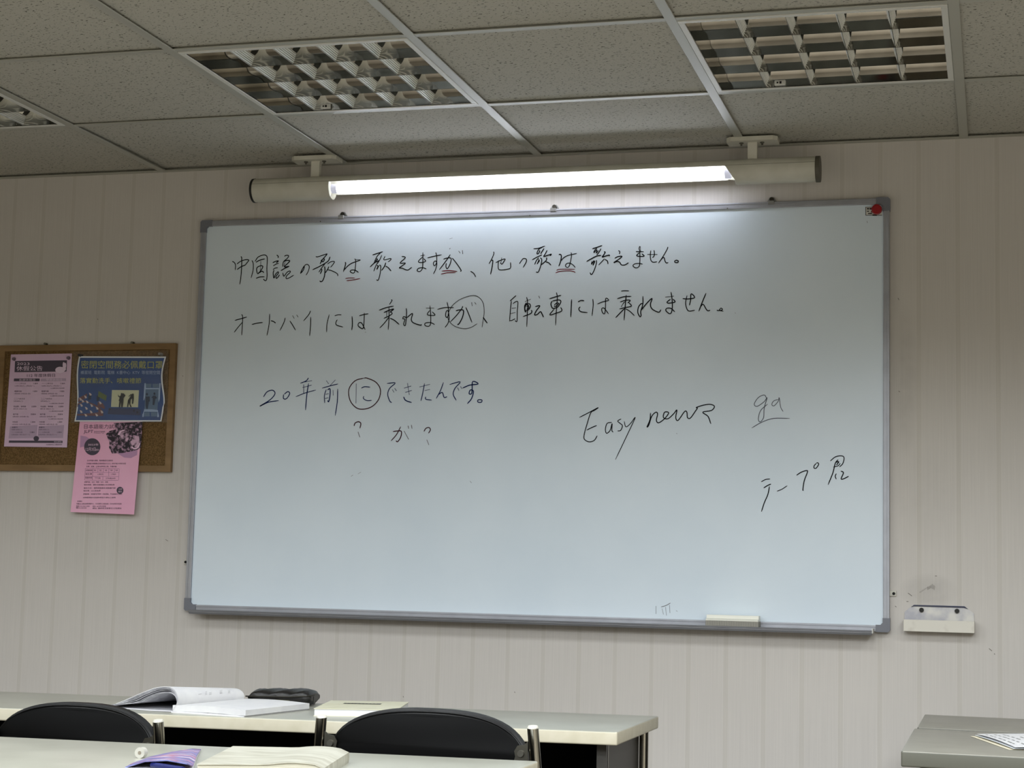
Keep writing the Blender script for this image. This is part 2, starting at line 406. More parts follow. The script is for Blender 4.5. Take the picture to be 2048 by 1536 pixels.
obj('frame_rail', rail(WX0 + 0.03, WX1 - 0.03, WZ0, WZ0 + FW, True), M_ALU, board)
obj('frame_rail', rail(WX0, WX0 + FW, WZ0 + 0.03, WZ1 - 0.03, False), M_ALU, board)
obj('frame_rail', rail(WX1 - FW, WX1, WZ0 + 0.03, WZ1 - 0.03, False), M_ALU, board)
for sx, X0 in ((1, WX0 - 0.0015), (-1, WX1 + 0.0015)):
    for sz, Z0 in ((1, WZ0 - 0.0015), (-1, WZ1 + 0.0015)):
        a, b, c = 0.038, 0.0195, 0.006
        pts = [(0.005, 0), (a, 0), (a, b), (b + c, b), (b, b + c), (b, a), (0, a), (0, 0.005)]
        bm = prism(BM(), [(X0 + sx * p, YF - 0.003, Z0 + sz * q) for p, q in pts], (0, 0.0215, 0))
        obj('corner_cap', bm, M_GREYP, board)
# marker tray along the lower rail
tx0, tx1 = WX0 + 0.036, WX1 - 0.043
bm = BM(); box(bm, tx0, tx1, -0.072, -0.019, WZ0 + 0.001, WZ0 + 0.0025); prism(bm, [(tx0, -0.0735, WZ0 + 0.0035), (tx0, -0.0720, WZ0 + 0.0035), (tx0, -0.0620, WZ0 - 0.0085), (tx0, -0.0635, WZ0 - 0.0090)], (tx1 - tx0, 0, 0)); box(bm, tx0, tx1, -0.069, -0.06, WZ0 - 0.003, WZ0 + 0.001)
obj('marker_tray', bm, M_ALU, board)
bm = BM(); box(bm, tx1, tx1 + 0.0025, -0.074, -0.02, WZ0 - 0.0045, WZ0 + 0.0085, 0.0005); obj('tray_end', bm, M_WHITEM, board)
# hangers
M_CLIP = mat('clip_metal', (150, 150, 146), 0.35, 0.7)
for u, v in ((684, 432), (1108, 417), (1543, 402)):
    c = at(u, v, 1, -0.012); zc = WZ1
    bm = BM(); box(bm, c.x - 0.009, c.x + 0.009, -0.023, -0.001, zc - 0.008, zc + 0.003, 0.001)
    prism(bm, [(c.x - 0.016, -0.004, zc), (c.x + 0.016, -0.004, zc), (c.x + 0.006, -0.004, zc + 0.016), (c.x - 0.006, -0.004, zc + 0.016)], (0, 0.003, 0))
    o = obj('hanger_clip', bm, M_CLIP, board); bm = BM(); tube(bm, (c.x, -0.010, zc + 0.009), (c.x, -0.003, zc + 0.009), 0.0065, 12); obj('screw', bm, mat('dark_screw', (60, 56, 48), 0.4, 0.8), o)
for u, v, s in ((370, 1124, -1), (1785, 1187, 1)):
    c = at(u, v, 1, -0.004); e = WX0 if s < 0 else WX1
    xs = sorted((e - s * 0.006, e + s * 0.017)); bm = BM(); box(bm, xs[0], xs[1], -0.005, -0.001, c.z - 0.0075, c.z + 0.0075, 0.001)
    o = obj('side_clip', bm, M_CREAM, board); bm = BM(); tube(bm, (e + s * 0.0105, -0.007, c.z), (e + s * 0.0105, -0.004, c.z), 0.004, 12); obj('screw', bm, M_DARK, o)
for u, v in ((641, 443), (1060, 431), (1455, 417)):
    bm = BM(); c = at(u, v, 1, YF); tube(bm, (c.x, YF - 0.0012, c.z), (c.x, YF + 0.001, c.z), 0.0022, 8)
    obj('rivet', bm, M_SCREW, board)

# ---- handwriting: strokes traced as marker lines lying on the writing surface
CR = {'A': (460, 490, 12.8), 'B': (600, 490, 12.8), 'C': (740, 480, 9.309), 'D': (970, 480, 10.779), 'E': (1160, 480, 10.24),
      'F': (460, 590, 7.314), 'G': (740, 580, 8.533), 'H': (1000, 570, 8.533), 'I': (1220, 570, 8.533), 'J': (500, 730, 4.096),
      'K': (1130, 760, 4.267), 'L': (1490, 880, 8.533), 'P': (0, 0, 1)}
def strokes(name, data, m, wd, label=None):
    """every handwritten character (strokes that lie close together) becomes one flat mesh"""
    S_ = []
    for c, s in data:
        x0, y0, k = CR[c]
        for st in s.split('|'):
            P = [(x0 + float(q.split(',')[0]) / k, y0 + float(q.split(',')[1]) / k) for q in st.split()]
            xs, ys = [p[0] for p in P], [p[1] for p in P]; S_.append([P, (min(xs), min(ys), max(xs), max(ys))])
    g = 3.0 if name == 'handwriting' else 8.0; grp = list(range(len(S_))); ch = True
    while ch:
        ch = False
        for a in range(len(S_)):
            for b in range(a):
                A, B = S_[a][1], S_[b][1]
                if grp[a] != grp[b] and A[0] < B[2] + g and B[0] < A[2] + g and A[1] < B[3] + 3 * g and B[1] < A[3] + 3 * g:
                    o, n = max(grp[a], grp[b]), min(grp[a], grp[b]); grp = [n if q == o else q for q in grp]; ch = True
    for k in sorted(set(grp)):
        bm = BM()
        for q, (P, _) in zip(grp, S_):
            if q != k: continue
            W = [at(u, v, 1, YS - 0.0004) for u, v in P]; ribbon(bm, [(p.x, p.z) for p in W], wd * random.uniform(0.85, 1.1), YS - 0.0004 - random.uniform(0, 0.0002))
        NF.append(bm); obj(name, bm, m, board, label=label)
INK = mat('black_marker_ink', (16, 18, 26), 0.6, spec=0.1); BLUE = mat('navy_marker_ink', (16, 36, 88), 0.6, spec=0.1)
RED = mat('red_marker_ink', (112, 18, 40), 0.6, spec=0.1); MAROON = mat('maroon_marker_ink', (58, 18, 32), 0.6, spec=0.1)
strokes('handwriting', [
 ('A', '55,420 105,445 140,510 135,645|175,490 260,425 380,380 480,385 440,450 390,510|180,630 280,560 410,505|275,295 300,340 295,600 275,850 250,1010'),
 ('A', '560,390 595,480 590,650 540,845|640,425 720,310 860,255 935,280 955,360 945,600 950,780 935,890 900,912 850,870|660,445 760,390 895,355|790,410 775,680|700,735 680,620 715,560 800,530 840,560 780,670 705,740 820,670 865,715|665,855 760,820 885,815'),
 ('A', '1195,255 1235,290 1230,335|1090,455 1180,415 1240,410 1180,460|1105,535 1180,490 1250,465|1100,635 1150,595 1225,580|1130,640 1105,720 1125,850 1160,760 1225,690 1240,720 1180,800 1190,855 1230,820 1270,760'),
 ('A', '1390,290 1440,265 1500,275 1470,340 1370,430 1350,560|1370,430 1450,395 1530,405 1480,470 1390,560 1520,545|1410,440 1380,540|1300,660 1400,600 1520,545|1350,710 1380,800 1460,700 1530,665 1540,700 1450,790 1440,860 1520,840 1635,770'),
 ('A', '1800,735 1840,640 1900,540 1880,640 1800,735|1800,735 1870,590 1930,510 1990,500 2030,560 2000,680 1945,775'),
 ('B', '405,290 440,305 560,270 700,220|700,225 640,300 580,370 510,490|580,370 545,400 590,430 625,370 600,345|320,635 480,560 640,470 730,400 770,300|700,490 790,430 880,425 850,490 780,575|640,480 560,580 480,700|545,620 560,640 520,740 565,640|630,545 640,650 625,800 580,915 530,940 505,915|740,550 710,620 650,715|710,635 800,655 900,700 960,745 968,795'),
 ('B', '1160,435 1165,500 1110,690|1130,640 1220,540 1320,470 1440,425 1550,385|1400,350 1425,400 1420,560 1405,660 1380,715 1320,710 1285,670 1330,640 1420,650 1500,705|1430,375 1550,380'),
 ('C', '45,280 140,250 240,218|200,235 130,310 70,440|120,350 140,360 120,380 100,400|220,280 180,370 130,450|0,505 80,430 170,380|170,375 110,480 70,585|130,470 150,490 125,550 165,480|170,465 200,490 190,620 155,745 120,740|280,300 260,370 380,345 385,370 335,410|295,420 270,490 215,570|290,485 340,515 395,580'),
 ('C', '590,305 645,315 650,340 560,430 660,430 600,480 545,520 600,525 700,560 780,505'),
 ('C', '940,295 1020,280|985,230 985,400 975,530 930,585 880,575 900,530 980,515 1050,540|985,310 900,400 960,420 1035,395 1000,345'),
 ('C', '1070,335 1180,305 1335,275|1225,230 1240,300 1240,420 1200,480 1180,430 1215,390 1245,430 1225,540 1180,635'),
 ('C', '1365,358 1440,335 1510,345 1490,450 1440,535 1415,500 1420,430|1495,270 1430,370 1290,555|1530,335 1600,420 1695,560 1680,585|1650,205 1680,245|1720,190 1728,262|1480,170 1495,150|1870,580 1930,620 1970,690'),
 ('D', '185,250 190,300 140,420 85,515|140,440 170,450 150,600 120,745|230,490 330,440 430,410 410,460 365,520 330,490|360,380 340,510|290,440 285,600 330,645 480,630 550,600 550,480'),
 ('D', '740,515 790,440 830,400 885,410 890,470 820,595'),
 ('D', '1045,190 1150,180 1295,130|1250,150 1160,200 1120,290 1150,295 1180,240 1165,230|1275,180 1235,240 1200,300|1015,430 1120,370 1230,320|1160,380 1110,440 1070,530|1150,420 1165,440 1125,520 1170,430 1160,480|1190,380 1225,430 1200,560 1150,690 1100,690|1340,220 1300,300 1265,355 1350,330 1430,305 1400,345|1325,375 1320,440 1210,540|1310,470 1370,490 1425,545'),
 ('D', '1590,315 1625,310 1645,350 1630,460 1590,570|1640,450 1700,380 1800,330 1980,290|1855,270 1865,330 1840,480 1810,570 1770,590 1735,560 1760,510 1830,500 1900,540 1948,595|1920,300 1980,288'),
 ('E', '250,180 350,150 455,112|350,165 300,210 285,260 335,205 345,215 335,270 380,210|430,175 390,250 340,310|135,440 240,380 340,330 435,315|250,430 235,500 280,430 290,440 265,520 310,430|335,410 335,480 290,620 235,710 205,665|490,240 515,250 490,300 455,350 520,330 600,310 595,330|500,385 450,440 380,515|505,395 560,430 575,495'),
 ('E', '785,215 815,240 805,290|710,375 780,340 860,335 800,390 690,465 760,440 810,455 850,510 920,510 995,465'),
 ('E', '1150,230 1170,240 1305,240|1225,125 1210,180 1225,240 1225,480 1200,550 1140,570 1085,530 1120,490 1210,480 1285,495|1215,260 1160,320 1230,335 1315,330 1265,280|1235,130 1240,240'),
 ('E', '1380,295 1585,295|1450,215 1440,330 1455,420 1500,455 1580,445|1515,205 1525,290 1505,345 1480,360|1800,140 1780,200 1680,370 1605,475|1640,420 1715,355 1740,430 1770,470 1810,460|1960,415 1940,435 1950,460 2000,460 2012,430 1980,415 1955,420'),
], INK, 0.0031)
strokes('handwriting', [
 ('F', '170,282 185,320 180,450 172,590|70,372 150,350 248,322|180,400 120,470 60,548|318,432 400,412 480,402|580,275 575,400 560,500 540,595|598,375 640,390 668,412|808,332 790,400 730,522|875,378 910,430 960,516|915,300 940,345|975,290 997,325'),
 ('F', '1180,230 1150,290 1075,380|1180,320 1178,450 1165,600|1452,285 1420,420 1412,545|1530,305 1580,290 1630,290|1570,360 1550,400 1560,440 1655,470|1785,310 1790,420 1782,515|1890,305 1960,285 2025,275|1965,262 1960,400 1950,480 1925,490 1875,450 1885,410 1925,410 1978,508'),
 ('G', '360,165 375,180 330,250|155,345 280,300 405,275|325,285 325,480 310,680|235,385 330,345 405,325 340,380|285,370 285,450|235,485 330,440 380,400 340,370|325,460 250,560 165,650|340,480 420,520 500,590'),
 ('G', '620,310 625,400 610,570 595,610 575,580 595,500 560,490 575,455 615,470|620,480 725,400 705,500 740,560 860,600 880,585|955,308 1095,308|1022,265 1035,400 1035,570 1000,620 940,605 945,565 1030,555 1105,590|1020,350 980,405 1000,430 1110,430 1060,370'),
 ('G', '1150,330 1280,300 1430,300|1315,205 1335,300 1340,420 1310,470 1290,430 1305,360 1335,360 1350,480 1330,570 1280,640|1465,355 1530,340 1595,350 1580,460 1520,575 1490,585|1580,275 1570,310 1480,430 1370,545|1635,295 1680,400 1740,555|1735,210 1745,275|1785,210 1812,245|1930,465 1960,510 2003,568'),
 ('H', '275,180 230,220 170,275|195,270 180,400 163,625|220,320 260,290 305,290 295,450 290,620 255,605|200,398 275,390|180,490 265,468|165,605 200,605 260,575'),
 ('H', '455,205 470,300 465,500 457,715|425,283 525,242|450,300 420,360 425,440 440,460 425,390 460,310|450,340 500,320 520,360 490,420 440,440|455,370 485,350 490,390 455,420|530,430 545,450 520,490 390,540|660,185 678,228|600,370 680,355 620,440 590,510 640,500 690,455 720,500 742,550'),
 ('H', '845,235 940,205 1045,175|962,125 978,200 970,350 958,500 948,690|885,275 870,330 895,395 940,400|890,275 1000,255 1040,285 990,370 930,400|925,350 960,310 1005,315 960,360 920,370|925,410 850,510 960,480 1055,440 1035,380|1222,245 1215,400 1208,550|1330,290 1380,265 1438,270|1370,370 1345,410 1380,455 1495,472|1585,238 1590,350 1570,530|1660,325 1760,285 1855,262 1805,228 1800,380 1785,490 1750,470 1735,410 1775,395 1855,495'),
 ('I', '190,105 240,98 325,100|122,235 240,200 365,195|278,170 260,350 240,605|170,292 260,262 345,262 300,310|240,290 190,375|160,410 260,385 365,360 320,300|270,265 210,340|250,400 180,470 95,560|265,405 340,450 418,525'),
 ('I', '562,190 560,330 525,450 530,520 510,540 475,470 485,380 530,320 560,320|525,440 620,320 718,228 690,330 720,410 830,465 870,420|942,207 1090,190|1040,118 1060,250 1060,420 1025,492 955,440 970,398 1040,400 1108,460|1035,240 975,290 1000,310 1110,290 1075,240'),
 ('I', '1238,232 1330,238 1445,215 1385,150 1375,260 1355,350|1315,178 1290,300 1310,400 1350,445 1450,430|1640,138 1580,280 1515,450|1545,370 1590,330 1640,410 1670,440 1710,430|1820,430 1860,435 1890,395 1920,415 1890,435 1860,430 1935,448'),
], INK, 0.0031)
strokes('handwriting', [
 ('J', '110,262 140,220 185,207 205,235 165,285 80,338 150,305 235,292|280,240 310,218 325,235 300,275 275,275 275,240|480,105 460,130 412,150|445,140 508,128|430,185 505,165|440,160 440,235|375,260 450,230 540,205|480,150 465,250 455,370'),
 ('J', '625,128 645,155|700,122 655,170|590,190 660,170 722,155|625,200 610,250 612,312|635,205 655,195 655,250 645,300 635,290|620,240 645,235|615,275 642,268|680,205 682,250|718,195 715,300 698,415'),
 ('J', '870,152 868,315|912,190 940,178 985,182|932,255 930,275 960,292 998,290'),
 ('J', '1122,152 1190,147 1145,190 1128,240 1145,295 1162,308|1165,200 1180,225|1185,190 1200,212|1262,190 1320,172|1272,225 1325,208|1290,148 1305,245|1258,260 1275,290 1325,308|1388,180 1475,158|1430,150 1415,230 1400,295|1430,210 1475,200|1440,260 1440,280 1490,288|1585,142 1560,210 1525,275|1540,245 1575,225 1590,265 1615,260'),
 ('J', '1635,160 1722,138 1680,190 1665,240 1690,290|1700,185 1712,210|1725,175 1735,195|1740,190 1800,165 1870,155 1825,135 1820,200 1815,235 1795,235 1805,205 1830,215 1815,275 1780,318|1885,282 1865,290 1870,305 1895,305 1900,288 1880,283'),
], BLUE, 0.0030, 'navy blue handwritten character')
strokes('handwriting', [
 ('J', '935,107 860,130 810,200 820,290 870,350 930,362 1000,340 1055,280 1068,200 1030,140 960,108 935,107'),
 ('J', '852,500 862,475 890,465 908,480 900,520|885,548 900,592|1170,545 1215,540 1240,545 1235,590 1210,628 1195,620|1235,505 1200,570 1155,622|1262,540 1300,610|1295,498 1300,522|1322,490 1328,522|1425,545 1440,520 1465,512 1478,530 1462,560|1448,612 1466,655'),
], MAROON, 0.0029, 'maroon handwritten mark')
strokes('handwriting', [
 ('B', '1160,862 1250,845 1405,845|1190,915 1350,895 1540,860'),
 ('C', '1335,578 1480,572 1625,585|1320,636 1430,612 1595,607'),
 ('D', '1540,655 1620,630 1940,630|1520,710 1620,675 1800,665 1900,675 1948,700')], RED, 0.0026, 'red double underline')
strokes('handwriting', [
 ('G', '1830,575 1720,640 1600,660 1450,620 1350,530 1330,440 1360,340 1430,240 1560,150 1740,95 1850,120 1930,220 1948,380 1930,520 1912,640'),
], INK, 0.0020)
strokes('handwriting', [
 ('K', '122,320 200,280 285,235 250,260 220,280 190,370 165,460 165,505 205,528 250,515 275,475|185,428 230,405 272,388|400,362 360,370 345,420 355,455 385,430 402,370 400,430 412,445|480,332 450,350 470,370 490,390 475,430 448,435|505,352 520,400 560,370 600,318 540,450 430,680'),
 ('K', '730,280 725,340 700,400 715,385 740,310 775,275 790,290 780,345 800,365 850,330 885,280 850,275 840,320 880,330 930,285 955,255 945,320 965,345 1020,270 1040,275 1045,320 1070,325 1110,270 1130,240 1120,235 1180,215 1240,208 1275,225 1250,260 1175,275 1220,310 1245,375'),
], INK, 0.0028)
strokes('handwriting', [('K', '1720,155 1700,128 1650,150 1615,205 1640,225 1700,185 1725,150 1700,240 1695,320 1665,358 1650,330 1670,260 1730,205|1820,165 1780,180 1765,210 1785,220 1820,180 1828,150 1840,230 1862,270|1593,410 1680,360 1780,328 1918,328')], mat('grey_marker_ink', (62, 68, 84), 0.45), 0.0021, 'thin grey handwriting')
strokes('handwriting', [
 ('L', '275,715 350,675 430,665|318,820 380,780 445,750|418,790 390,930 330,1070 280,1225|545,875 630,840 722,780|878,603 960,550 1050,522 1065,550 1010,700 988,850 998,855|1215,400 1180,440 1180,480 1215,480 1255,420 1245,390 1215,395'),
 ('L', '1455,360 1540,290 1640,270 1690,300 1670,400 1610,462|1590,335 1540,400 1500,560 1418,765|1540,385 1600,370 1560,430|1505,462 1590,440 1625,395|1558,572 1540,620 1558,670|1635,530 1680,560 1640,665 1700,655 1770,618'),
], INK, 0.0028)
SM = mat('smudge_grey', (120, 124, 130), 0.6)
strokes('smudge', [('P', '1312,1212 1312,1228|1322,1214 1332,1211 1341,1206|1324,1217 1327,1229|1331,1214 1333,1231|1339,1210 1340,1226|1352,1221 1355,1223'), ('P', '702,953 706,950|716,948 722,944|940,962 943,966|899,478 905,476|1353,866 1354,868|1470,625 1471,627|730,664 732,665|1734,442 1735,446')], SM, 0.0022)

# label sticker and red magnet on the upper right corner
def pxbox(bm, u0, v0, u1, v1, Y, th):
    p = [at(u, v, 1, Y) for u, v in ((u0, v1), (u1, v1), (u1, v0), (u0, v0))]; return prism(bm, p, (0, -th, 0))
bm = pxbox(BM(), 1731, 414, 1764, 431, YS, 0.0003); st = obj('label_sticker', bm, M_WHITEM, board)
bm = BM()
for a in ((1731, 414, 1732.2, 431), (1731, 430, 1764, 431), (1731, 413.8, 1764, 414.6), (1734, 416, 1738, 419), (1739, 416, 1741, 419), (1734, 421.5, 1738, 423.5), (1736, 426, 1744, 428), (1745, 429, 1754, 431.5)): pxbox(bm, *a, YS - 0.0004, 0.0003)
obj('print', bm, M_BLACK, st)['kind'] = 'stuff'; bm = BM(); pxbox(bm, 1741, 416, 1744, 419, YS - 0.0004, 0.0003); pxbox(bm, 1742, 422, 1745, 425, YS - 0.0004, 0.0003); obj('print', bm, RED, st)['kind'] = 'stuff'
c = at(1753.5, 419, 1, YF - 0.005); bm = BM(); tube(bm, (c.x, YF - 0.003, c.z), (c.x, YF - 0.012, c.z), 0.0145, 32, 0.0135); tube(bm, (c.x, YF - 0.012, c.z), (c.x, YF - 0.0135, c.z), 0.0115, 32, 0.010)
tag(obj('magnet', bm, mat('red_plastic', (150, 12, 22), 0.35), smooth=True), 'round red magnet on the upper right corner of the whiteboard', 'magnet')

# eraser on the tray
ea, eb = at(1411, 1247, 1, -0.068), at(1517, 1247, 1, -0.068); ez = WZ0 + 0.0026
er = thing('board_eraser', 'pale eraser lying on the marker tray near its right end', 'eraser', (0, 0, 0))
bm = BM(); box(bm, ea.x, eb.x, -0.070, -0.024, ez, ez + 0.015, 0.0008)
felt = mat('grey_felt', (150, 148, 140), 0.95, spec=0.1); o = obj('felt', bm, felt, er)
bm = BM(); n = 22
for k in range(n):
    xk = ea.x + (eb.x - ea.x) * (k + 0.5) / n; box(bm, xk - 0.0022, xk + 0.0022, -0.0711, -0.069, ez + 0.0005, ez + 0.0145)
obj('felt_ribs', bm, felt, o)['kind'] = 'stuff'
bm = BM(); prism(bm, [(ea.x + 0.001, -0.070, ez + 0.015), (ea.x + 0.001, -0.024, ez + 0.015), (ea.x + 0.001, -0.024, ez + 0.030), (ea.x + 0.001, -0.056, ez + 0.030), (ea.x + 0.001, -0.058, ez + 0.021), (ea.x + 0.001, -0.070, ez + 0.019)], (eb.x - ea.x - 0.002, 0, 0))
obj('eraser_back', bm, mat('ivory_plastic', (228, 228, 216), 0.4), er)

# ------------------------------------------------------------------ holder screwed to the wall, right of the board
def PW(u, v, Y): return at(u, v, 1, Y)
hold = thing('marker_holder', 'scuffed white metal holder screwed to the wall right of the whiteboard', 'holder', (0, 0, 0))
bp_ = [PW(u, v, -0.003) for u, v in ((1809, 1240), (1809, 1224), (1827, 1209), (1929, 1212), (1948, 1227), (1948, 1243))]
M_HOLD = noisy('scuffed_enamel', (216, 212, 200), (196, 190, 178), 25, 0.5, lo=0.55, hi=0.75)
M_STAIN = noisy('inky_enamel', (176, 176, 184), (214, 212, 206), 22, 0.5, lo=0.35, hi=0.6)
obj('back_plate', prism(BM(), bp_, (0, 0.002, 0)), M_STAIN, hold)
a, b = PW(1807, 1238, -0.04), PW(1949, 1268, -0.04)
x0, x1, z1_, z0_ = a.x, b.x, a.z - 0.001, b.z + 0.002
bm = BM(); box(bm, x0, x1, -0.042, -0.040, z0_, z1_, 0.0005); box(bm, x0, x0 + 0.002, -0.041, -0.003, z0_, z1_); box(bm, x1 - 0.002, x1, -0.041, -0.003, z0_, z1_); box(bm, x0, x1, -0.041, -0.003, z0_, z0_ + 0.002)
obj('pocket', bm, M_HOLD, hold)
bm = BM(); pz = PW(1878, 1210.5, -0.004).z
for u0, v0, u1, v1 in ((1829, 1210.5, 1928, 1213.2), (1925, 1214, 1935, 1222)):
    pass
prism(bm, [PW(u, v, -0.0056) for u, v in ((1822, 1214), (1828, 1209.5), (1929, 1212.5), (1936, 1218), (1927, 1215.5), (1828, 1212.5))], (0, 0.002, 0)); obj('ink_stain', bm, mat('ink_blue_black', (40, 44, 70), 0.5), hold)
for u, v in ((1843, 1220), (1914, 1222)):
    c = PW(u, v, -0.006); bm = BM(); tube(bm, (c.x, -0.008, c.z), (c.x, -0.003, c.z), 0.0062, 16); obj('screw', bm, mat('black_screw', (34, 34, 32), 0.4, 0.6), hold, smooth=True)

# scuffs on the wallpaper
bm = BM()
for st in ('1797,782 1800,784', '1790,1212 1793,1214', '1813,1203 1817,1203', '1978,1297 1984,1302', '1988,1307 1990,1309', '195,637 196,640', '365,751 366,753', '806,1392 807,1395', '1029,1383 1030,1386', '331,1079 336,1082', '1762,741 1764,748', '1870,1152 1874,1152', '1816,1186 1824,1192', '1796,596 1798,600'):
    P = [at(*map(float, q.split(',')), 1, -0.0005) for q in st.split()]; ribbon(bm, [(p.x, p.z) for p in P], 0.0025, -0.0005)
for k in range(9): 
    P = [at(1856 + k * 1.7, 1168 + abs(k - 5) * 1.2, 1, -0.0005), at(1855 + k * 1.7, 1176 + abs(k - 4), 1, -0.0005)]
    ribbon(bm, [(p.x, p.z) for p in P], 0.0012, -0.0005)
for k in range(8):
    P = [at(1840 + k * 2.2, 1183 - k * 1.4, 1, -0.0005), at(1840 + k * 2.2, 1186 - k * 1.4, 1, -0.0005)]; ribbon(bm, [(p.x, p.z) for p in P], 0.0012, -0.0005)
NF.append(bm)
struct('scuff_marks', bm, mat('scuff', (96, 90, 82), 0.8), wall_front)['kind'] = 'stuff'

# ------------------------------------------------------------------ cork board and posters
M_CORK = noisy('cork', (92, 72, 44), (126, 100, 66), 260, 0.9, bump=0.4, spec=0.1)
M_WOOD = noisy('oak_moulding', (122, 94, 56), (142, 112, 72), 30, 0.5, stretch=(0.2, 1, 1))
cork = thing('cork_board', 'small wooden framed cork notice board hung left of the whiteboard', 'notice board', (0, 0, 0))
KX0, KX1, KZ0, KZ1 = -1.163, -0.5515, 1.355, 1.7515
obj('cork_panel', box(BM(), KX0 + 0.01, KX1 - 0.01, -0.009, -0.002, KZ0 + 0.01, KZ1 - 0.01), M_CORK, cork)
fw = 0.019
def mould(a, b, c, d):  # mitred rail
    bm = BM(); prism(bm, [(p[0], -0.015, p[1]) for p in (a, b, c, d)], (0, 0.014, 0)); return bm
o_, i_ = (KX0, KX1, KZ0, KZ1), (KX0 + fw, KX1 - fw, KZ0 + fw, KZ1 - fw)
for q in (((o_[0], o_[3]), (o_[1], o_[3]), (i_[1], i_[3]), (i_[0], i_[3])), ((o_[0], o_[2]), (o_[1], o_[2]), (i_[1], i_[2]), (i_[0], i_[2])),
          ((o_[0], o_[2]), (o_[0], o_[3]), (i_[0], i_[3]), (i_[0], i_[2])), ((o_[1], o_[2]), (o_[1], o_[3]), (i_[1], i_[3]), (i_[1], i_[2]))):
    obj('frame_rail', mould(*q), M_WOOD, cork)
for u, v in ((92, 687), (266, 685)):
    c = at(u, v, 1, -0.006); bm = BM(); tube(bm, (c.x, -0.014, KZ1 + 0.004), (c.x, -0.001, KZ1 + 0.004), 0.004, 10); box(bm, c.x - 0.008, c.x + 0.004, -0.003, -0.001, KZ1 - 0.004, KZ1 + 0.003)
    obj('hanging_nail', bm, M_SCREW, cork)

PAPER_TXT = mat('print_ink', (66, 52, 70), 0.7); P_DARK = mat('print_dark', (74, 66, 80), 0.7); P_MID = mat('print_mid', (146, 122, 150), 0.7)
def poster(name, corners, Yf, m, label, cat, nu=14, nv=18, wob=None):
    """corners TL TR BR BL in photo pixels on the surface y=Yf(px,py)"""
    TL, TR, BR, BL = [Vector(c) for c in corners]; g = []
    for i in range(nu + 1):
        row = []
        for j in range(nv + 1):
            s, t = i / nu, j / nv; p = (TL * (1 - s) + TR * s) * (1 - t) + (BL * (1 - s) + BR * s) * t
            if wob: p = p + wob(s, t)
            row.append(at(p.x, p.y, 1, Yf(p.x, p.y)))
        g.append(row)
    bm = BM(); sheet(bm, g, (0, 0.0004, 0)); pass
    return tag(obj(name, bm, m, smooth=False), label, cat)
FC = {}
def text(bm, body, u0, u1, vt, vb, Yf, slope=0.0, shear=0.0, d=0.0006):
    """flat printed text between pixels u0..u1 and rows vt..vb"""
    if body not in FC:
        cu = bpy.data.curves.new('t', 'FONT'); cu.body = body; cu.resolution_u = 2
        ob = bpy.data.objects.new('t', cu); COL.objects.link(ob)
        dg = bpy.context.evaluated_depsgraph_get(); me = bpy.data.meshes.new_from_object(ob.evaluated_get(dg))
        FC[body] = ([v.co.copy() for v in me.vertices], [tuple(p.vertices) for p in me.polygons])
        bpy.data.objects.remove(ob); bpy.data.curves.remove(cu); bpy.data.meshes.remove(me)
    vs, ps = FC[body]
    if not vs: return
    xa_, xb_ = min(v.x for v in vs), max(v.x for v in vs); ya, yb = min(v.y for v in vs), max(v.y for v in vs)
    V = []
    for v in vs:
        u = u0 + (v.x - xa_) / (xb_ - xa_) * (u1 - u0); t = (yb - v.y) / max(yb - ya, 1e-6)
        vv = vt + t * (vb - vt) + slope * (u - u0); u += shear * (vb - vv)
        V.append(bm.verts.new(at(u, vv, 1, Yf(u, vv) - d)))
    for p in ps:
        try: bm.faces.new([V[k] for k in p])
        except Exception: pass
def pxpoly(bm, pts, Yf, d=0.0004):
    bm.faces.new([bm.verts.new(at(u, v, 1, Yf(u, v) - d)) for u, v in pts])
def pxell(bm, cu, cv, ru, rv, Yf, d=0.0004, n=20):
    pxpoly(bm, [(cu + ru * math.cos(2 * math.pi * k / n), cv + rv * math.sin(2 * math.pi * k / n)) for k in range(n)], Yf, d)
def flat(name, bm, m, parent, label=None):
    NF.append(bm); o = obj(name, bm, m, parent, label=label)
    if name in ('printed_text', 'table_rules') or label is None: o['kind'] = 'stuff'
    return o

# --- left pink holiday notice
YA = lambda u, v: -0.0105 - 0.004 * max(0, (v - 850) / 50)
PA = poster('holiday_notice', [(22, 709), (144, 707), (134, 895), (8, 893)], YA, noisy('pink_paper', (214, 184, 210), (220, 192, 214), 8, 0.8), 'pink holiday schedule sheet pinned on the left of the cork board', 'notice')
bm = BM(); pxpoly(bm, [(30, 722), (134, 720.5), (133, 743), (29, 744.5)], YA); flat('printed_band', bm, P_DARK, PA)
bm = BM(); pxpoly(bm, [(28, 757), (79.5, 757), (79, 762.5), (27.5, 762.5)], YA); flat('printed_band', bm, P_DARK, PA)
bm = BM(); pxpoly(bm, [(82, 757), (132, 756.5), (132, 762), (81.5, 762.5)], YA); pxpoly(bm, [(20, 853), (75, 850), (73, 876), (17, 877)], YA, 0.0003); pxpoly(bm, [(77, 853), (128, 850), (126, 876), (75, 876)], YA, 0.0003)
flat('printed_band', bm, mat('print_pale', (186, 162, 186), 0.7), PA)
bm = BM(); pxpoly(bm, [(18, 881), (125, 881.5), (125, 886), (17.5, 885.5)], YA); pxell(bm, 72.5, 877, 5.5, 5, YA, 0.0005); flat('printed_band', bm, P_DARK, PA)
bm = BM(); pxell(bm, 120, 740, 9.5, 6.5, YA, 0.0007); pxell(bm, 127.5, 730, 2.2, 6, YA, 0.0007); pxell(bm, 130.5, 731, 2, 5.5, YA, 0.00075); pxell(bm, 127, 738, 5, 4.5, YA, 0.0008)
text(bm, '2023', 34, 59, 725, 730, YA, 0, 0, 0.0007); text(bm, '休假公告', 33, 85, 732, 742, YA, -0.01, 0, 0.0007)
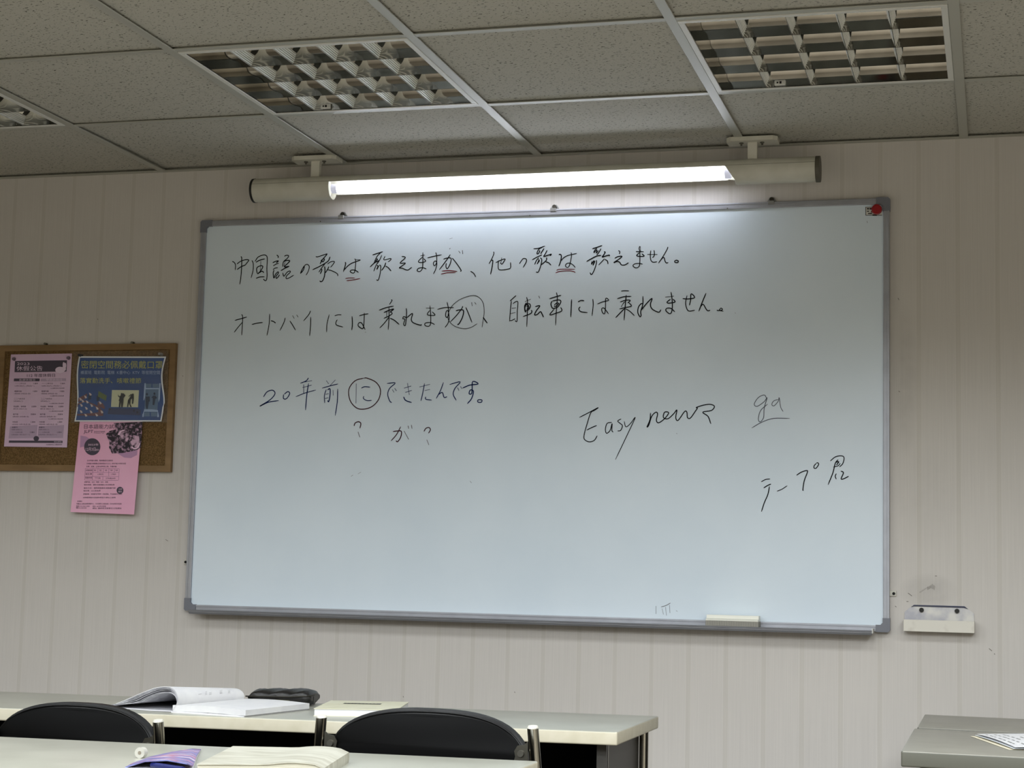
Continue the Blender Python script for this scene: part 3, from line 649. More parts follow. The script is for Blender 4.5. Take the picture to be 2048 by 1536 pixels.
text(bm, '各課休假日', 38, 70, 757.8, 761.8, YA, 0, 0, 0.0007); text(bm, '學員休假日', 92, 124, 757.5, 761.5, YA, 0, 0, 0.0007); text(bm, '敬告全體學員', 108, 123, 882.5, 885, YA, 0, 0, 0.0007)
flat('printed_picture', bm, mat('print_light', (226, 204, 224), 0.7), PA, 'pale rabbit and lettering')
bm = BM(); text(bm, '112 年度休假日', 54, 110, 747.5, 754.5, YA, -0.01)
Ls = [('一一二年元旦', '三連休', '12月31日(六)~1月2日(一)'), ('農曆年假', '十連休', '1月20日~29日(五~日)'), ('二二八紀念日', '', '2月28日(二)'), ('兒童節、清明節', '五連休', '4月1日~5日(六~三)'),
      ('端午節', '四連休', '6月22日~25日(四~日)'), ('中秋節', '三連休', '9月29日~10月1日(五~日)'), ('國慶日', '', '10月10日(二)'), ('一一三年元旦', '三連休', '12月30日~1月1日(六~一)')]
yy = [765.5, 781, 796, 811.5, 827, 842.5, 853, 863]
for q, ((a, b, c), v) in enumerate(zip(Ls, yy)):
    sh = -(v - 765) * 0.068
    for off in (0, 54):
        o2 = off + sh; text(bm, a, 30 + o2, 30 + o2 + len(a) * 3.6, v, v + 3, YA)
        if b: text(bm, b, 66 + o2, 76 + o2, v, v + 3, YA)
        text(bm, c, 29.5 + o2, 29.5 + o2 + min(44, len(c) * 2.3), v + 5, v + 8, YA)
        if off and q < 5: text(bm, '※上課日依公告為準', 101 + sh, 129 + sh * 0.8, v + 9.8, v + 12, YA)
text(bm, '休假期間停止上課敬請見諒', 92, 124, 888, 890.5, YA)
flat('printed_text', bm, PAPER_TXT, PA)
for u, v in ((28, 718), (137, 716)):
    bm = BM(); c = at(u, v, 1, -0.012); tube(bm, (c.x, -0.017, c.z), (c.x, -0.0105, c.z), 0.0048, 16, 0.006)
    pn = obj('thumb_tack', bm, mat('grey_pin', (116, 104, 116), 0.3, 0.5), PA, smooth=True)

# --- lower pink exam flyer (hangs below the frame, curls forward)
YC = lambda u, v: -0.0165 - 0.010 * max(0.0, (v - 860) / 165) ** 1.5
PC = poster('exam_flyer', [(161, 830), (286, 830), (268, 1029), (141, 1024)], YC, noisy('rose_paper', (236, 176, 204), (240, 184, 210), 8, 0.8), 'pink exam flyer hanging below the blue poster past the cork board frame', 'flyer')
bm = BM(); pxpoly(bm, [(161, 871), (172, 873), (180, 878), (172, 892), (160, 895)], YC); pxpoly(bm, [(232, 905), (255, 905), (275, 898), (274, 910), (262, 916), (248, 915)], YC)
flat('printed_band', bm, mat('print_mauve', (190, 146, 182), 0.7), PC)
bm = BM(); pxpoly(bm, [(227, 846), (285, 843.5), (282, 894), (276, 899), (262, 903), (245, 906), (224, 907), (218, 895), (219, 885), (212, 868), (219, 862), (234, 858)], YC, 0.0005)
flat('printed_picture', bm, noisy('crowd_photo', (44, 36, 46), (200, 160, 186), 140, 0.7, lo=0.48, hi=0.70), PC, 'dark printed photo of a crowd')
bm = BM(); pxell(bm, 184.5, 893.5, 16.2, 17, YC, 0.0006, 28); flat('printed_disc', bm, P_DARK, PC, 'large dark disc'); bm = BM(); pxell(bm, 240, 980.8, 6.8, 7.2, YC, 0.0006); flat('printed_disc', bm, P_DARK, PC, 'small dark disc')
bm = BM(); pxell(bm, 248, 872, 13, 12.5, YC, 0.0007, 24); pxell(bm, 270, 880, 11.5, 19, YC, 0.0007, 24)
text(bm, '2023年', 176, 197, 887, 891.5, YC, 0, 0.05, 0.0009); text(bm, '12月3日', 171, 191, 895, 902, YC, 0, 0.05, 0.0009); text(bm, '(星期日)', 191, 199, 898, 902, YC, 0, 0, 0.0009)
text(bm, '立即', 237, 244, 976.5, 980, YC, 0, 0, 0.0009); text(bm, '報名', 236.5, 243.5, 981.5, 985, YC, 0, 0, 0.0009)
flat('printed_text', bm, mat('print_rose', (236, 200, 222), 0.7), PC, 'pale print on the discs')
bm = BM(); pxell(bm, 249, 873, 10.5, 9.5, YC, 0.0009); pxell(bm, 270, 880, 9, 16, YC, 0.0009)
flat('printed_picture', bm, noisy('inset_photo', (60, 48, 60), (214, 176, 200), 70, 0.7, lo=0.42, hi=0.56), PC)
bm = BM(); text(bm, '日本語能力試驗', 168, 238, 848.5, 857.5, YC, 0.0, 0.06); text(bm, 'JLPT', 167, 186, 860, 868, YC, 0, 0.1)
text(bm, 'Japanese-Language', 188, 210, 861.5, 864.5, YC); text(bm, 'Proficiency Test', 188, 208, 864.8, 867.5, YC)
for a, b, c, d in (('全世界最大規模、最具權威的日語檢定', 174, 226, 919.5), ('日本語能力試驗測驗以日語為母語以外人士之、目的針對能力作測定及認定', 173.5, 252, 925.5), ('升學、就業、企業內部考核之用、升遷依據。', 172.5, 234, 931.5),
                   ('試驗級數', 171.5, 185, 939), ('N1', 188, 192, 939), ('N2', 199, 203, 939), ('N3', 210, 214, 939), ('N4', 221, 225, 939), ('N5', 231, 235.5, 939), ('報名費', 171, 184, 946.5), ('1,900元', 195, 207, 947), ('1,700元', 222, 232, 947),
                   ('測驗時間', 170, 184, 954), ('下午2點', 189, 201, 954.5), ('上午9點30分', 211, 231, 955), ('試驗地區：台北・桃園・台中・高雄', 168.5, 216, 962.5), ('報名時間：請依日語測驗公告日期為準', 168, 229, 968), ('報名方式：僅限網路報名或臨櫃代辦', 167.5, 231, 974.5),
                   ('報名費：以公告為準', 167, 201, 980), ('試驗證書：合格者可於明年一月後領取、不合格者另行通知', 166.5, 244, 986.5), ('※詳細測驗內容請參照官方網站之說明', 166, 231, 993.5), ('主辦單位', 154, 164.5, 1001),
                   ('財團法人語言訓練測驗中心、日本國際交流基金會・日本台灣交流協會', 153, 243, 1006), ('電話: 02-2365-5050', 152.5, 179, 1010.8), ('地址: 台北市大安區', 185, 212, 1011), ('傳真: 02-2368-0000', 152, 173, 1014.2), ('網址: 請參照主辦單位公告網站', 185, 243, 1015)):
    text(bm, a, b, c, d, d + 3.1, YC)
flat('printed_text', bm, PAPER_TXT, PC)
bm = BM()
def pline(u0, v0, u1, v1, w_=0.35):
    if abs(u1 - u0) > abs(v1 - v0): pxpoly(bm, [(u0, v0 - w_), (u1, v1 - w_), (u1, v1 + w_), (u0, v0 + w_)], YC)
    else: pxpoly(bm, [(u0 - w_, v0), (u0 + w_, v0), (u1 + w_, v1), (u1 - w_, v1)], YC)
for v in (937, 944.5, 952.5, 960): pline(170.5 - (v - 937) * .06, v, 238 - (v - 937) * .06, v + 0.5)
for u, a, b in ((186, 937, 960), (196, 937, 944.5), (207, 937, 944.5), (218, 937, 952.5), (229, 937, 944.5), (238.5, 937.5, 960), (170.5, 937, 960), (206, 952.5, 960)): pline(u, a, u - (b - a) * .06, b)
flat('table_rules', bm, mat('rule_ink', (176, 128, 160), 0.7), PC)

# --- blue mask poster with a clear sleeve
YB2 = lambda u, v: -0.0185 - 0.004 * math.sin((v - 712) / 131 * 6.0) ** 2 * abs(u - 240) / 90
def wob(s, t):
    k = math.sin(t * 2 * math.pi * 1.15 + 0.6)
    return Vector((((s - 0.5) * 2) * 0 + (-3.2 * math.sin(t * 6.2 + 0.2) * (1 - s) * 0.8 + 4.2 * math.sin(t * 6.6 - 0.2) * -s * (1 if t < .75 else .6)), 0))
WH = mat('white_paper', (226, 230, 234), 0.5)
PB = poster('mask_poster', [(158.5, 712.5), (331.5, 713), (323, 843), (149, 843)], YB2, WH, 'blue health poster with yellow lettering pinned above the exam flyer', 'poster', 16, 24, wob)
def strip(c, m, d):
    TL, TR, BR, BL = [Vector(q) for q in c]; bm = BM(); g = []
    for i in range(17):
        r = []
        for j in range(25):
            s, t = i / 16, j / 24; p = (TL * (1 - s) + TR * s) * (1 - t) + (BL * (1 - s) + BR * s) * t + wob(s, 0.02 + t * 0.96)
            r.append(at(p.x, p.y, 1, YB2(p.x, p.y) - d))
        g.append(r)
    sheet(bm, g); return bm
flat('printed_field', strip([(161, 715.5), (328.5, 716), (320.5, 840.5), (151.5, 840.5)], None, 0.0003), noisy('poster_blue', (22, 62, 122), (30, 72, 134), 12, 0.35), PB, 'blue field')
bm = BM(); text(bm, '密閉空間務必佩戴口罩', 162, 325, 721, 737, YB2, 0.004, 0.02, 0.0007)
text(bm, '落實勤洗手、咳嗽禮節', 159.5, 282, 755.5, 766.5, YB2, 0.003, 0.03, 0.0007); flat('printed_text', bm, mat('print_yellow', (176, 178, 84), 0.5), PB, 'yellow lettering')
bm = BM(); text(bm, '補習班  電影院  電梯  K書中心  KTV  等密閉空間', 161, 320, 741, 748.5, YB2, 0.001, 0, 0.0007); flat('printed_text', bm, mat('print_paleblue', (160, 178, 214), 0.5), PB, 'pale lettering')
bm = BM(); pxpoly(bm, [(224, 780), (278, 780.5), (276, 814.5), (222, 814)], YB2, 0.0008); flat('printed_picture', bm, mat('print_cream', (196, 198, 166), 0.5), PB, 'cream screen panel')
bm = BM(); K = lambda L_: [(140 + a / 9.033, 690 + b / 9.033) for a, b in L_]
pxell(bm, 243.5, 788.5, 2, 2.6, YB2, 0.003)
pxpoly(bm, K([(865, 890), (890, 930), (920, 905), (955, 905), (985, 930), (1003, 910), (965, 870), (950, 880), (985, 905), (970, 915), (965, 1020), (950, 1125), (925, 1125), (920, 1030), (905, 1125), (880, 1125), (890, 1010), (880, 1010), (895, 950), (870, 930)][:20]), YB2, 0.003)
pxell(bm, 265.3, 789.5, 1.8, 2.4, YB2, 0.003)
pxpoly(bm, K([(1055, 930), (1100, 885), (1120, 895), (1125, 880), (1150, 885), (1150, 960), (1138, 1065), (1118, 1060), (1125, 960), (1095, 990), (1090, 1070), (1115, 1120), (1090, 1120), (1065, 1050), (1050, 1120), (1030, 1120), (1045, 1000), (1090, 930), (1100, 905), (1065, 935)]), YB2, 0.003)
flat('printed_picture', bm, mat('print_black', (22, 24, 22), 0.5), PB, 'two black silhouettes')
bm = BM(); 
pxpoly(bm, K([(1345, 690), (1370, 690), (1372, 775), (1610, 775), (1612, 690), (1638, 692), (1605, 1302), (1575, 1302), (1582, 1208), (1340, 1205), (1332, 1300), (1305, 1298)]), YB2, 0.0008)
pxpoly(bm, K([(1365, 795), (1600, 797), (1582, 1165), (1345, 1162)]), YB2, 0.0012)
flat('printed_picture', bm, mat('print_lift', (150, 172, 204), 0.5), PB, 'pale lift drawing')
bm = BM(); pxpoly(bm, K([(1365, 800), (1600, 800), (1582, 1162), (1345, 1160)]), YB2, 0.0014); pxpoly(bm, K([(1375, 700), (1470, 700), (1470, 768), (1375, 768)]), YB2, 0.001); pxpoly(bm, K([(1490, 700), (1605, 700), (1605, 768), (1490, 768)]), YB2, 0.001)
pxpoly(bm, K([(1345, 1215), (1440, 1215), (1440, 1290), (1340, 1290)]), YB2, 0.001); pxpoly(bm, K([(1462, 1215), (1575, 1215), (1572, 1290), (1462, 1290)]), YB2, 0.001)
flat('printed_picture', bm, mat('print_slate', (86, 112, 142), 0.5), PB)
bm = BM()
for cu_, cv_ in ((1390, 890), (1525, 880)): c_ = K([(cu_, cv_)])[0]; pxell(bm, c_[0], c_[1], 1.9, 2.6, YB2, 0.003)
pxpoly(bm, K([(1365, 930), (1440, 930), (1440, 1020), (1420, 1020), (1400, 1155), (1380, 1155), (1365, 1100), (1365, 930)][:7]), YB2, 0.003); pxpoly(bm, K([(1470, 950), (1505, 915), (1540, 915), (1575, 960), (1540, 970), (1520, 1085), (1490, 1080), (1495, 960)]), YB2, 0.003)
for cx_, cy_ in ((330, 960), (480, 980)): pxpoly(bm, K([(cx_, cy_ - 60), (cx_ + 60, cy_ - 80), (cx_ + 50, cy_ + 20), (cx_, cy_ + 40)]), YB2, 0.0009)
flat('printed_picture', bm, mat('print_navy', (28, 44, 70), 0.5), PB)
bm = BM(); pxpoly(bm, K([(135, 1060), (260, 1000), (420, 1060), (520, 1110), (600, 1200), (600, 1280), (125, 1275)]), YB2, 0.0008); pxpoly(bm, K([(500, 1030), (590, 1050), (630, 1120), (620, 1160), (500, 1100)]), YB2, 0.0008); pxpoly(bm, K([(150, 960), (310, 875), (300, 950), (145, 1035)]), YB2, 0.0009); 
flat('printed_picture', bm, mat('print_brick', (104, 66, 70), 0.5), PB, 'rows of seated pupils')
bm = BM()
for a, b in ((310, 1025), (205, 1085), (295, 1140), (490, 1140), (200, 1200), (380, 1205), (285, 1265), (480, 1262), (575, 1205), (390, 1090), (545, 1040), (190, 975), (280, 935), (365, 885), (230, 1010)):
    pxpoly(bm, K([(a - 26, b - 25), (a + 10, b - 12), (a + 30, b + 20), (a - 5, b + 30)]), YB2, 0.0012)
flat('printed_picture', bm, mat('print_pupil', (196, 182, 180), 0.5), PB)
bm = BM(); pxpoly(bm, K([(515, 830), (665, 915), (650, 1010), (505, 930)]), YB2, 0.001); flat('printed_picture', bm, mat('print_olive', (92, 106, 62), 0.5), PB, 'green blackboard')
bm = BM(); pxpoly(bm, K([(700, 1140), (1230, 1150), (1280, 1180), (1270, 1270), (680, 1250)]), YB2, 0.0007); flat('printed_picture', bm, mat('print_seats', (48, 56, 92), 0.5), PB)
bm = BM()
for q in range(9): c_ = K([(720 + q * 62, 1160 + (q % 3) * 28)])[0]; pxell(bm, c_[0], c_[1], 2.2, 2.4, YB2, 0.001, 10)
flat('printed_picture', bm, mat('print_heads', (36, 36, 56), 0.5), PB)
# clear sleeve
YSL = lambda u, v: -0.0255
g = mat('clear_film', (240, 242, 244), 0.12, alpha=0.05, spec=0.5)
bm = BM(); pxpoly(bm, [(146, 703), (337, 701), (335, 845), (141, 846)], YSL, 0); flat('clear_sleeve', bm, g, PB)
for u, v, mm in ((159.5, 710.5, M_BLACK), (320, 708, mat('clear_pin', (150, 146, 138), 0.3))):
    c = at(u, v, 1, -0.022); bm = BM(); tube(bm, (c.x, -0.028, c.z), (c.x, -0.010, c.z), 0.004, 16, 0.0052)
    tag(obj('push_pin', bm, mm, smooth=True), 'black push pin at the upper left corner of the blue poster' if u < 200 else 'clear push pin at the upper right corner of the blue poster', 'push pin')

# ------------------------------------------------------------------ desks
HD = 0.750
M_TOP = noisy('speckled_laminate', (152, 152, 140), (162, 162, 150), 9, 0.28, detail=5)
M_EDGE = noisy('laminate_edge', (184, 178, 156), (192, 186, 166), 30, 0.45)  # edge tone lowered to stand for weaker light on upright faces
M_STEEL = mat('dark_steel', (58, 56, 52), 0.45, 0.3); M_CHROME = mat('chrome', (156, 154, 146), 0.16, 1.0)
M_BLKP = mat('black_board', (13, 13, 13), 0.7, spec=0.2)
def desk(label, xr, yb, yf, length, slope, grp, top=M_TOP, edge=M_EDGE, thick=0.028, sgn=-1, dark=M_BLKP):
    """xr: x of the corner end, extends by length towards sgn"""
    t = thing('desk', label, 'desk', (xr, (yb + yf) / 2, 0), 0, grp); hd = (yb - yf) / 2; L = sgn * length
    sk = lambda x: x * slope
    def q(x, y, z): return Vector((x, y + sk(x), z))
    bm = BM(); box(bm, min(0, L), max(0, L), -hd, hd, HD - thick, HD, 0.0035, 3)
    for v in bm.verts: v.co.y += sk(v.co.x)
    for f in bm.faces:
        f.material_index = 0 if f.calc_center_median().z > HD - 0.001 else 1
    obj('desktop', bm, [top, edge], t, smooth=True)
    e = sgn * 0.045; e2 = L - sgn * 0.045
    for xe in (e, e2):
        bm = BM(); box(bm, xe - 0.010, xe + 0.010, -hd + 0.06, hd - 0.05, HD - thick - 0.10, HD - thick)
        box(bm, xe - 0.009, xe + 0.009, -hd + 0.07, hd - 0.05, 0.03, HD - thick - 0.1)
        for v in bm.verts: v.co.y += sk(v.co.x)
        obj('side_panel', bm, M_STEEL, t)
        bm = BM(); tube(bm, q(xe - e * 0.45, hd - 0.045, 0.0), q(xe - e * 0.45, hd - 0.045, HD - thick), 0.011, 16); obj('leg', bm, M_CHROME, t, smooth=True)
        bm = BM(); tube(bm, q(xe, -hd + 0.08, 0.0), q(xe, -hd + 0.08, HD - thick), 0.011, 16); obj('leg', bm, M_CHROME, t, smooth=True)
        bm = BM(); box(bm, xe - 0.015, xe + 0.015, -hd + 0.02 + sk(xe), hd - 0.02 + sk(xe), 0, 0.02, 0.003); obj('foot_rail', bm, M_STEEL, t)
    a, b = sorted((e, e2)); bm = BM(); box(bm, a, b, hd - 0.075, hd - 0.06, 0.35, HD - thick)
    for v in bm.verts: v.co.y += sk(v.co.x)
    obj('modesty_panel', bm, dark, t)
    bm = BM(); box(bm, a, b, -hd + 0.05, hd - 0.08, HD - 0.13, HD - 0.125)
    for v in bm.verts: v.co.y += sk(v.co.x)
    obj('book_shelf', bm, dark, t)
    return t
desk('long cream student desk in front of the whiteboard, open book on it', 1.119, -0.815, -1.275, 1.80, 0.095, 'long cream student desks')
desk('nearest cream student desk, along the bottom edge with the thick book and magazine', 1.113, -1.905, -2.365, 1.80, 0.066, 'long cream student desks')
M_GT = noisy('grey_laminate', (132, 130, 120), (140, 138, 128), 12, 0.35); M_GE = mat('shaded_grey_edge', (84, 84, 74), 0.5)  # edge darker than the top: shade on the upright faces painted in
desk('grey desk in the lower right corner, farther one beside the wall', 1.704, -0.393, -0.800, 1.2, -0.04, 'grey desks at the right', M_GT, M_GE, 0.028, 1, M_STEEL)
desk('grey desk in the lower right corner with the papers, nearer one', 1.699, -0.838, -1.390, 1.2, -0.02, 'grey desks at the right', M_GT, M_GE, 0.030, 1, M_STEEL)

# ------------------------------------------------------------------ chairs
M_VINYL = noisy('black_vinyl', (5, 5, 5), (9, 9, 9), 120, 0.4, bump=0.05, spec=0.25); M_SHELL = mat('black_shell', (4, 4, 4), 0.5, spec=0.06)
def make_chair(label, loc, rz, sticker=False):
    """local: back panel in the x-z plane at y=0, seat towards +y, top of back z=0.815"""
    t = thing('folding_chair', label, 'chair', loc, rz, 'black folding chairs'); HW = 0.197
    def outline(hw, top, low, n=28, k=2.6):
        pts = []
        for i in range(n + 1):
            a = math.pi * i / n; c, s = math.cos(a), math.sin(a)
            pts.append((hw * math.copysign(abs(c) ** (2 / k), c), low + (top - low) * (abs(s) ** (2 / k))))
        return pts
    top, low = 0.818, 0.715
    def shell(hw, tp, y0, y1, inset, zl=0.60):
        bm = BM(); P = outline(hw, tp, low) ; P = P + [(-hw, zl + 0.02), (-hw + 0.02, zl), (hw - 0.02, zl), (hw, zl + 0.02)]
        bow = lambda x: 0.022 * (1 - (x / HW) ** 2)
        rings = []
        for y, ins in ((y0, inset), (y0 + 0.004, 0.0), (y1 - 0.006, 0.0), (y1, inset * 1.2)):
            cx, cz = 0, (tp + zl) / 2
            rings.append([bm.verts.new((px_ * (1 - ins / hw), y + bow(px_), cz + (pz_ - cz) * (1 - ins / (tp - cz)))) for px_, pz_ in P])
        for r0, r1 in zip(rings, rings[1:]):
            for i in range(len(P)): bm.faces.new((r0[i], r0[(i + 1) % len(P)], r1[(i + 1) % len(P)], r1[i]))
        # front and back faces as strips so they follow the bow
        for r, fl in ((rings[0], 1), (rings[-1], 0)):
            n = 28
            for i in range(n // 2):
                f = (r[i], r[i + 1], r[n - i - 1], r[n - i])
                if len({v.index if v.index >= 0 else id(v) for v in f}) < 3: continue
                try: bm.faces.new(f if fl else f[::-1])
                except Exception: pass
            try: bm.faces.new((r[0], r[n], r[n + 1], r[n + 2], r[n + 3], r[n + 4]))
            except Exception: pass
        return bm
    obj('backrest', shell(HW, top, 0.004, 0.030, 0.006), M_VINYL, t, smooth=True)
    sh = obj('back_shell', shell(HW - 0.002, top - 0.010, -0.004, 0.006, 0.004), M_SHELL, t, smooth=True)
    path = [Vector((px_ * 0.992, 0.003 + 0.022 * (1 - (px_ / HW) ** 2), pz_ - 0.005)) for px_, pz_ in outline(HW, top - 0.001, low)]
    obj('piping', path_tube(BM(), path, 0.0022, 8), M_VINYL, t, smooth=True)
    PX = HW + 0.012
    for s in (-1, 1):
        bm = BM(); path_tube(bm, [(s * PX, -0.006, 0.795), (s * (PX + 0.008), 0.0, 0.70), (s * (PX + 0.012), 0.03, 0.50), (s * (PX + 0.006), 0.20, 0.22), (s * PX, 0.34, 0.0)], 0.0105, 18)
        p = obj('side_tube', bm, M_CHROME, t, smooth=True)
        bm = BM(); tube(bm, (s * PX, -0.006, 0.795), (s * PX, -0.0065, 0.7985), 0.0108, 18, 0.009); obj('tube_plug', bm, mat('pale_plug', (198, 196, 184), 0.4), p, smooth=True)
        bm = BM(); path_tube(bm, [(s * (PX - 0.024), 0.10, 0.42), (s * (PX - 0.024), -0.10, 0.0)], 0.010, 14); obj('rear_leg', bm, M_CHROME, t, smooth=True)
        # bracket
        bx = s * (PX - 0.008); dirn = -s
        poly = [(0, 0.770), (0.008, 0.764), (0.020, 0.762), (0.026, 0.752), (0.024, 0.742), (0.029, 0.725), (0.034, 0.700), (0, 0.690)]
        bm = BM(); prism(bm, [(bx + dirn * a, -0.008, z) for a, z in poly], (0, 0.0025, 0)); o = obj('bracket', bm, mat('bracket_steel', (92, 90, 82), 0.35, 0.9), t)
        bm = BM(); tube(bm, (bx + dirn * 0.013, -0.0125, 0.748), (bx + dirn * 0.013, -0.008, 0.748), 0.006, 12, 0.0065); obj('screw', bm, M_SCREW, o)
    bm = BM(); box(bm, -HW, HW, 0.02, 0.38, 0.43, 0.465, 0.014, 3); obj('seat', bm, M_VINYL, t, smooth=True)
    bm = BM(); tube(bm, (-PX, 0.27, 0.11), (PX, 0.27, 0.11), 0.008); obj('stretcher', bm, M_CHROME, t)
    if sticker:
        bm = BM(); cx, cz = -0.018, 0.772; yb = -0.0046 + 0.021
        def ring(r0, r1, n=32, a0=0, a1=360):
            for i in range(n):
                q = [math.radians(a0 + (a1 - a0) * k / n) for k in (i, i + 1)]
                bm.faces.new([bm.verts.new((cx + r * math.cos(a), yb, cz + r * math.sin(a))) for r, a in ((r0, q[0]), (r1, q[0]), (r1, q[1]), (r0, q[1]))])
        ring(0.0190, 0.0200); ring(0.0125, 0.0133); ring(0.0093, 0.0108)
        for k in range(14): ring(0.0148, 0.0176, 1, k * 25.7, k * 25.7 + 12)
        for z in (-0.003, 0, 0.003):
            bm.faces.new([bm.verts.new((cx + a, yb, cz + z + b)) for a, b in ((-0.005, -0.0008), (0.005, -0.0008), (0.005, 0.0008), (-0.005, 0.0008))])
        NF.append(bm)
        obj('emblem', bm, mat('emblem_blue', (20, 44, 58), 0.5), sh, label='dull blue round emblem')
    return t
make_chair('black folding chair on the right with a round blue emblem', (0.853, -1.735, -0.003), math.radians(-2), True)
make_chair('black folding chair at the lower left corner, in front of the open book', (0.112, -1.720, -0.024), math.radians(-9))

# ------------------------------------------------------------------ open book on the far desk
T = HD
M_PAGE = noisy('book_paper', (206, 206, 208), (214, 214, 214), 30, 0.7); M_PAGEG = mat('page_edges', (190, 190, 192), 0.8)
B0, C0, D0 = at(345, 1425, 2, T), at(480, 1440, 2, T), at(617, 1424, 2, T)
ob = thing('open_book', 'open book with white pages arching up on the far cream desk', 'book', (B0.x, B0.y, T))
def rel(p): return Vector(p) - Vector((B0.x, B0.y, T))
sp = Vector((D0.x - C0.x, D0.y - C0.y, 0)).normalized() * 0.262; ac = Vector((C0.x - B0.x, C0.y - B0.y, 0)).normalized() * 0.182
ac = (ac - sp * (ac.dot(sp) / sp.length_squared)).normalized() * 0.19
def blk(th0, th1, o0=Vector((0, 0, 0)), z=0.0):
    bm = BM(); n = 8; g = []
    for i in range(n + 1):
        s = i / n; zt = z + th0 + (th1 - th0) * s + 0.003 * math.sin(s * math.pi)
        g.append([o0 + ac * s + sp * j + Vector((0, 0, zt)) for j in (0, 1)])
    V = [[bm.verts.new(p) for p in r] for r in g]; W = [[bm.verts.new(Vector((p.x, p.y, z))) for p in r] for r in g]
    for i in range(n):
        bm.faces.new((V[i][0], V[i + 1][0], V[i + 1][1], V[i][1])); bm.faces.new((W[i][0], W[i][1], W[i + 1][1], W[i + 1][0]))
        for j in (0, 1): bm.faces.new((V[i][j], V[i + 1][j], W[i + 1][j], W[i][j]))
    for i in (0, n): bm.faces.new((V[i][0], V[i][1], W[i][1], W[i][0]))
    return bm
obj('page_block', blk(0.013, 0.012, z=0.003), M_PAGE, ob, label='right hand page block')
obj('cover', blk(0.0015, 0.0015, o0=-ac * 0.02 + Vector((0, 0, 0.0005))), mat('book_cover_pale', (214, 214, 218), 0.5), ob)
# arching leaves: profile in (away from spine to the left, z)
lay = []
prof_o = [(0.0, 0.004), (-0.010, 0.020), (-0.009, 0.034), (0.0, 0.044), (0.014, 0.0475), (0.040, 0.044), (0.070, 0.033), (0.105, 0.018), (0.140, 0.004)]
acn = -ac.normalized(); 
def leaf(sc, dz, th, m, name, tail=0.0, lab_=None):
    P = [Vector((a * sc + (tail if i == len(prof_o) - 1 else 0), 0, z * sc + dz)) for i, (a, z) in enumerate(prof_o)]; P = crom(P, 4)
    bm = BM(); g = [[acn * p.x * 1.22 + sp * j + Vector((0, 0, max(p.z * (1.17 - 0.34 * j), 0.001))) for j in (0.0, 0.35, 0.7, 1.0)] for p in P]
    n = len(P); sheet(bm, g, (0, 0, -th)); return obj(name, bm, m, ob, smooth=True, label=lab_)
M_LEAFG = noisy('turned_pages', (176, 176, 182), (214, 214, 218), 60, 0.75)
leaf(1.0, 0.0, 0.0012, M_PAGE, 'page_leaf', 0.0)
for k, (sc, c) in enumerate(((0.97, M_LEAFG), (0.94, M_LEAFG), (0.91, M_LEAFG), (0.86, M_LEAFG), (0.80, M_LEAFG), (0.77, M_LEAFG))):
    leaf(sc, 0.0, 0.0007, c, 'page_leaf', 0.012 * k)
bm = BM(); g = [[acn * s + sp * j + Vector((0, 0, z)) for j in (0, 1)] for s, z in ((0.002, 0.003), (0.06, 0.0022), (0.12, 0.0025), (0.185, 0.002))]
sheet(bm, g, (0, 0, -0.0015)); obj('cover', bm, mat('book_cover_pale', (214, 214, 218)), ob)
bm = BM()
for a, b, c, d in ((0.30, 0.35, 0.020, 0.036), (0.40, 0.43, 0.034, 0.040), (0.46, 0.5, 0.03, 0.037), (0.62, 0.66, 0.034, 0.040), (0.75, 0.78, 0.034, 0.038)):
    for z in (c, (c + d) / 2, d):
        p0 = acn * -0.0118 + sp * a + Vector((0, 0, z)); p1 = acn * -0.0112 + sp * b + Vector((0, 0, z + 0.0006))
        tube(bm, p0, p1, 0.0003, 5)
obj('pencil_notes', bm, mat('pencil', (150, 150, 154), 0.8), ob)['kind'] = 'stuff'

# dark zip pouch behind the open book
pc = at(568, 1399, 1, -0.97); pouch = thing('pencil_case', 'flat black zip pouch lying beside the open book', 'pencil case', (pc.x, -0.97, T), math.radians(6))
def blob(hx, hy, h, pinch=0.6, n=18, m_=10, sag=0.0):
    bm = BM(); g = []
    for i in range(n + 1):
        s = -1 + 2 * i / n; row = []
        for j in range(m_ * 2):
            a = 2 * math.pi * j / (m_ * 2); e = (1 - abs(s) ** 12) ** 0.5
            yy_ = hy * math.copysign(abs(math.cos(a)) ** 0.7, math.cos(a)) * (0.85 + 0.15 * e); zz = h / 2 + h / 2 * math.copysign(abs(math.sin(a)) ** pinch, math.sin(a)) * (0.35 + 0.65 * e)
            zz += 0.002 * math.sin(s * 9 + a * 3) * (math.sin(a) > 0) + sag * s * (math.sin(a) > 0)
            row.append(bm.verts.new((hx * s, yy_, max(zz, 0.0))))
        g.append(row)
    N_ = m_ * 2
    for i in range(n):
        for j in range(N_): bm.faces.new((g[i][j], g[i + 1][j], g[i + 1][(j + 1) % N_], g[i][(j + 1) % N_]))
    bm.faces.new(g[0][::-1]); bm.faces.new(g[-1]); return bm
M_LEA = noisy('black_leather', (14, 13, 12), (24, 22, 19), 50, 0.4, bump=0.3)
obj('pouch_body', blob(0.076, 0.050, 0.036, sag=0.002), M_LEA, pouch, smooth=True)
bm = BM(); path_tube(bm, [(-0.078, -0.052, 0.020), (-0.03, -0.0565, 0.021), (0.03, -0.0565, 0.022), (0.07, -0.053, 0.025), (0.082, -0.03, 0.026)], 0.0016, 6); obj('zip', bm, mat('zip_dark', (50, 48, 42), 0.5, 0.3), pouch)
bm = BM(); box(bm, 0.0805, 0.083, -0.035, -0.022, 0.004, 0.024, 0.0008); obj('zip_pull', bm, M_LEA, pouch)
bm = BM(); box(bm, -0.06, 0.03, -0.0575, -0.055, 0.008, 0.015, 0.001); obj('trim_band', bm, mat('olive_trim', (62, 62, 44), 0.6), pouch, label='dull olive band')

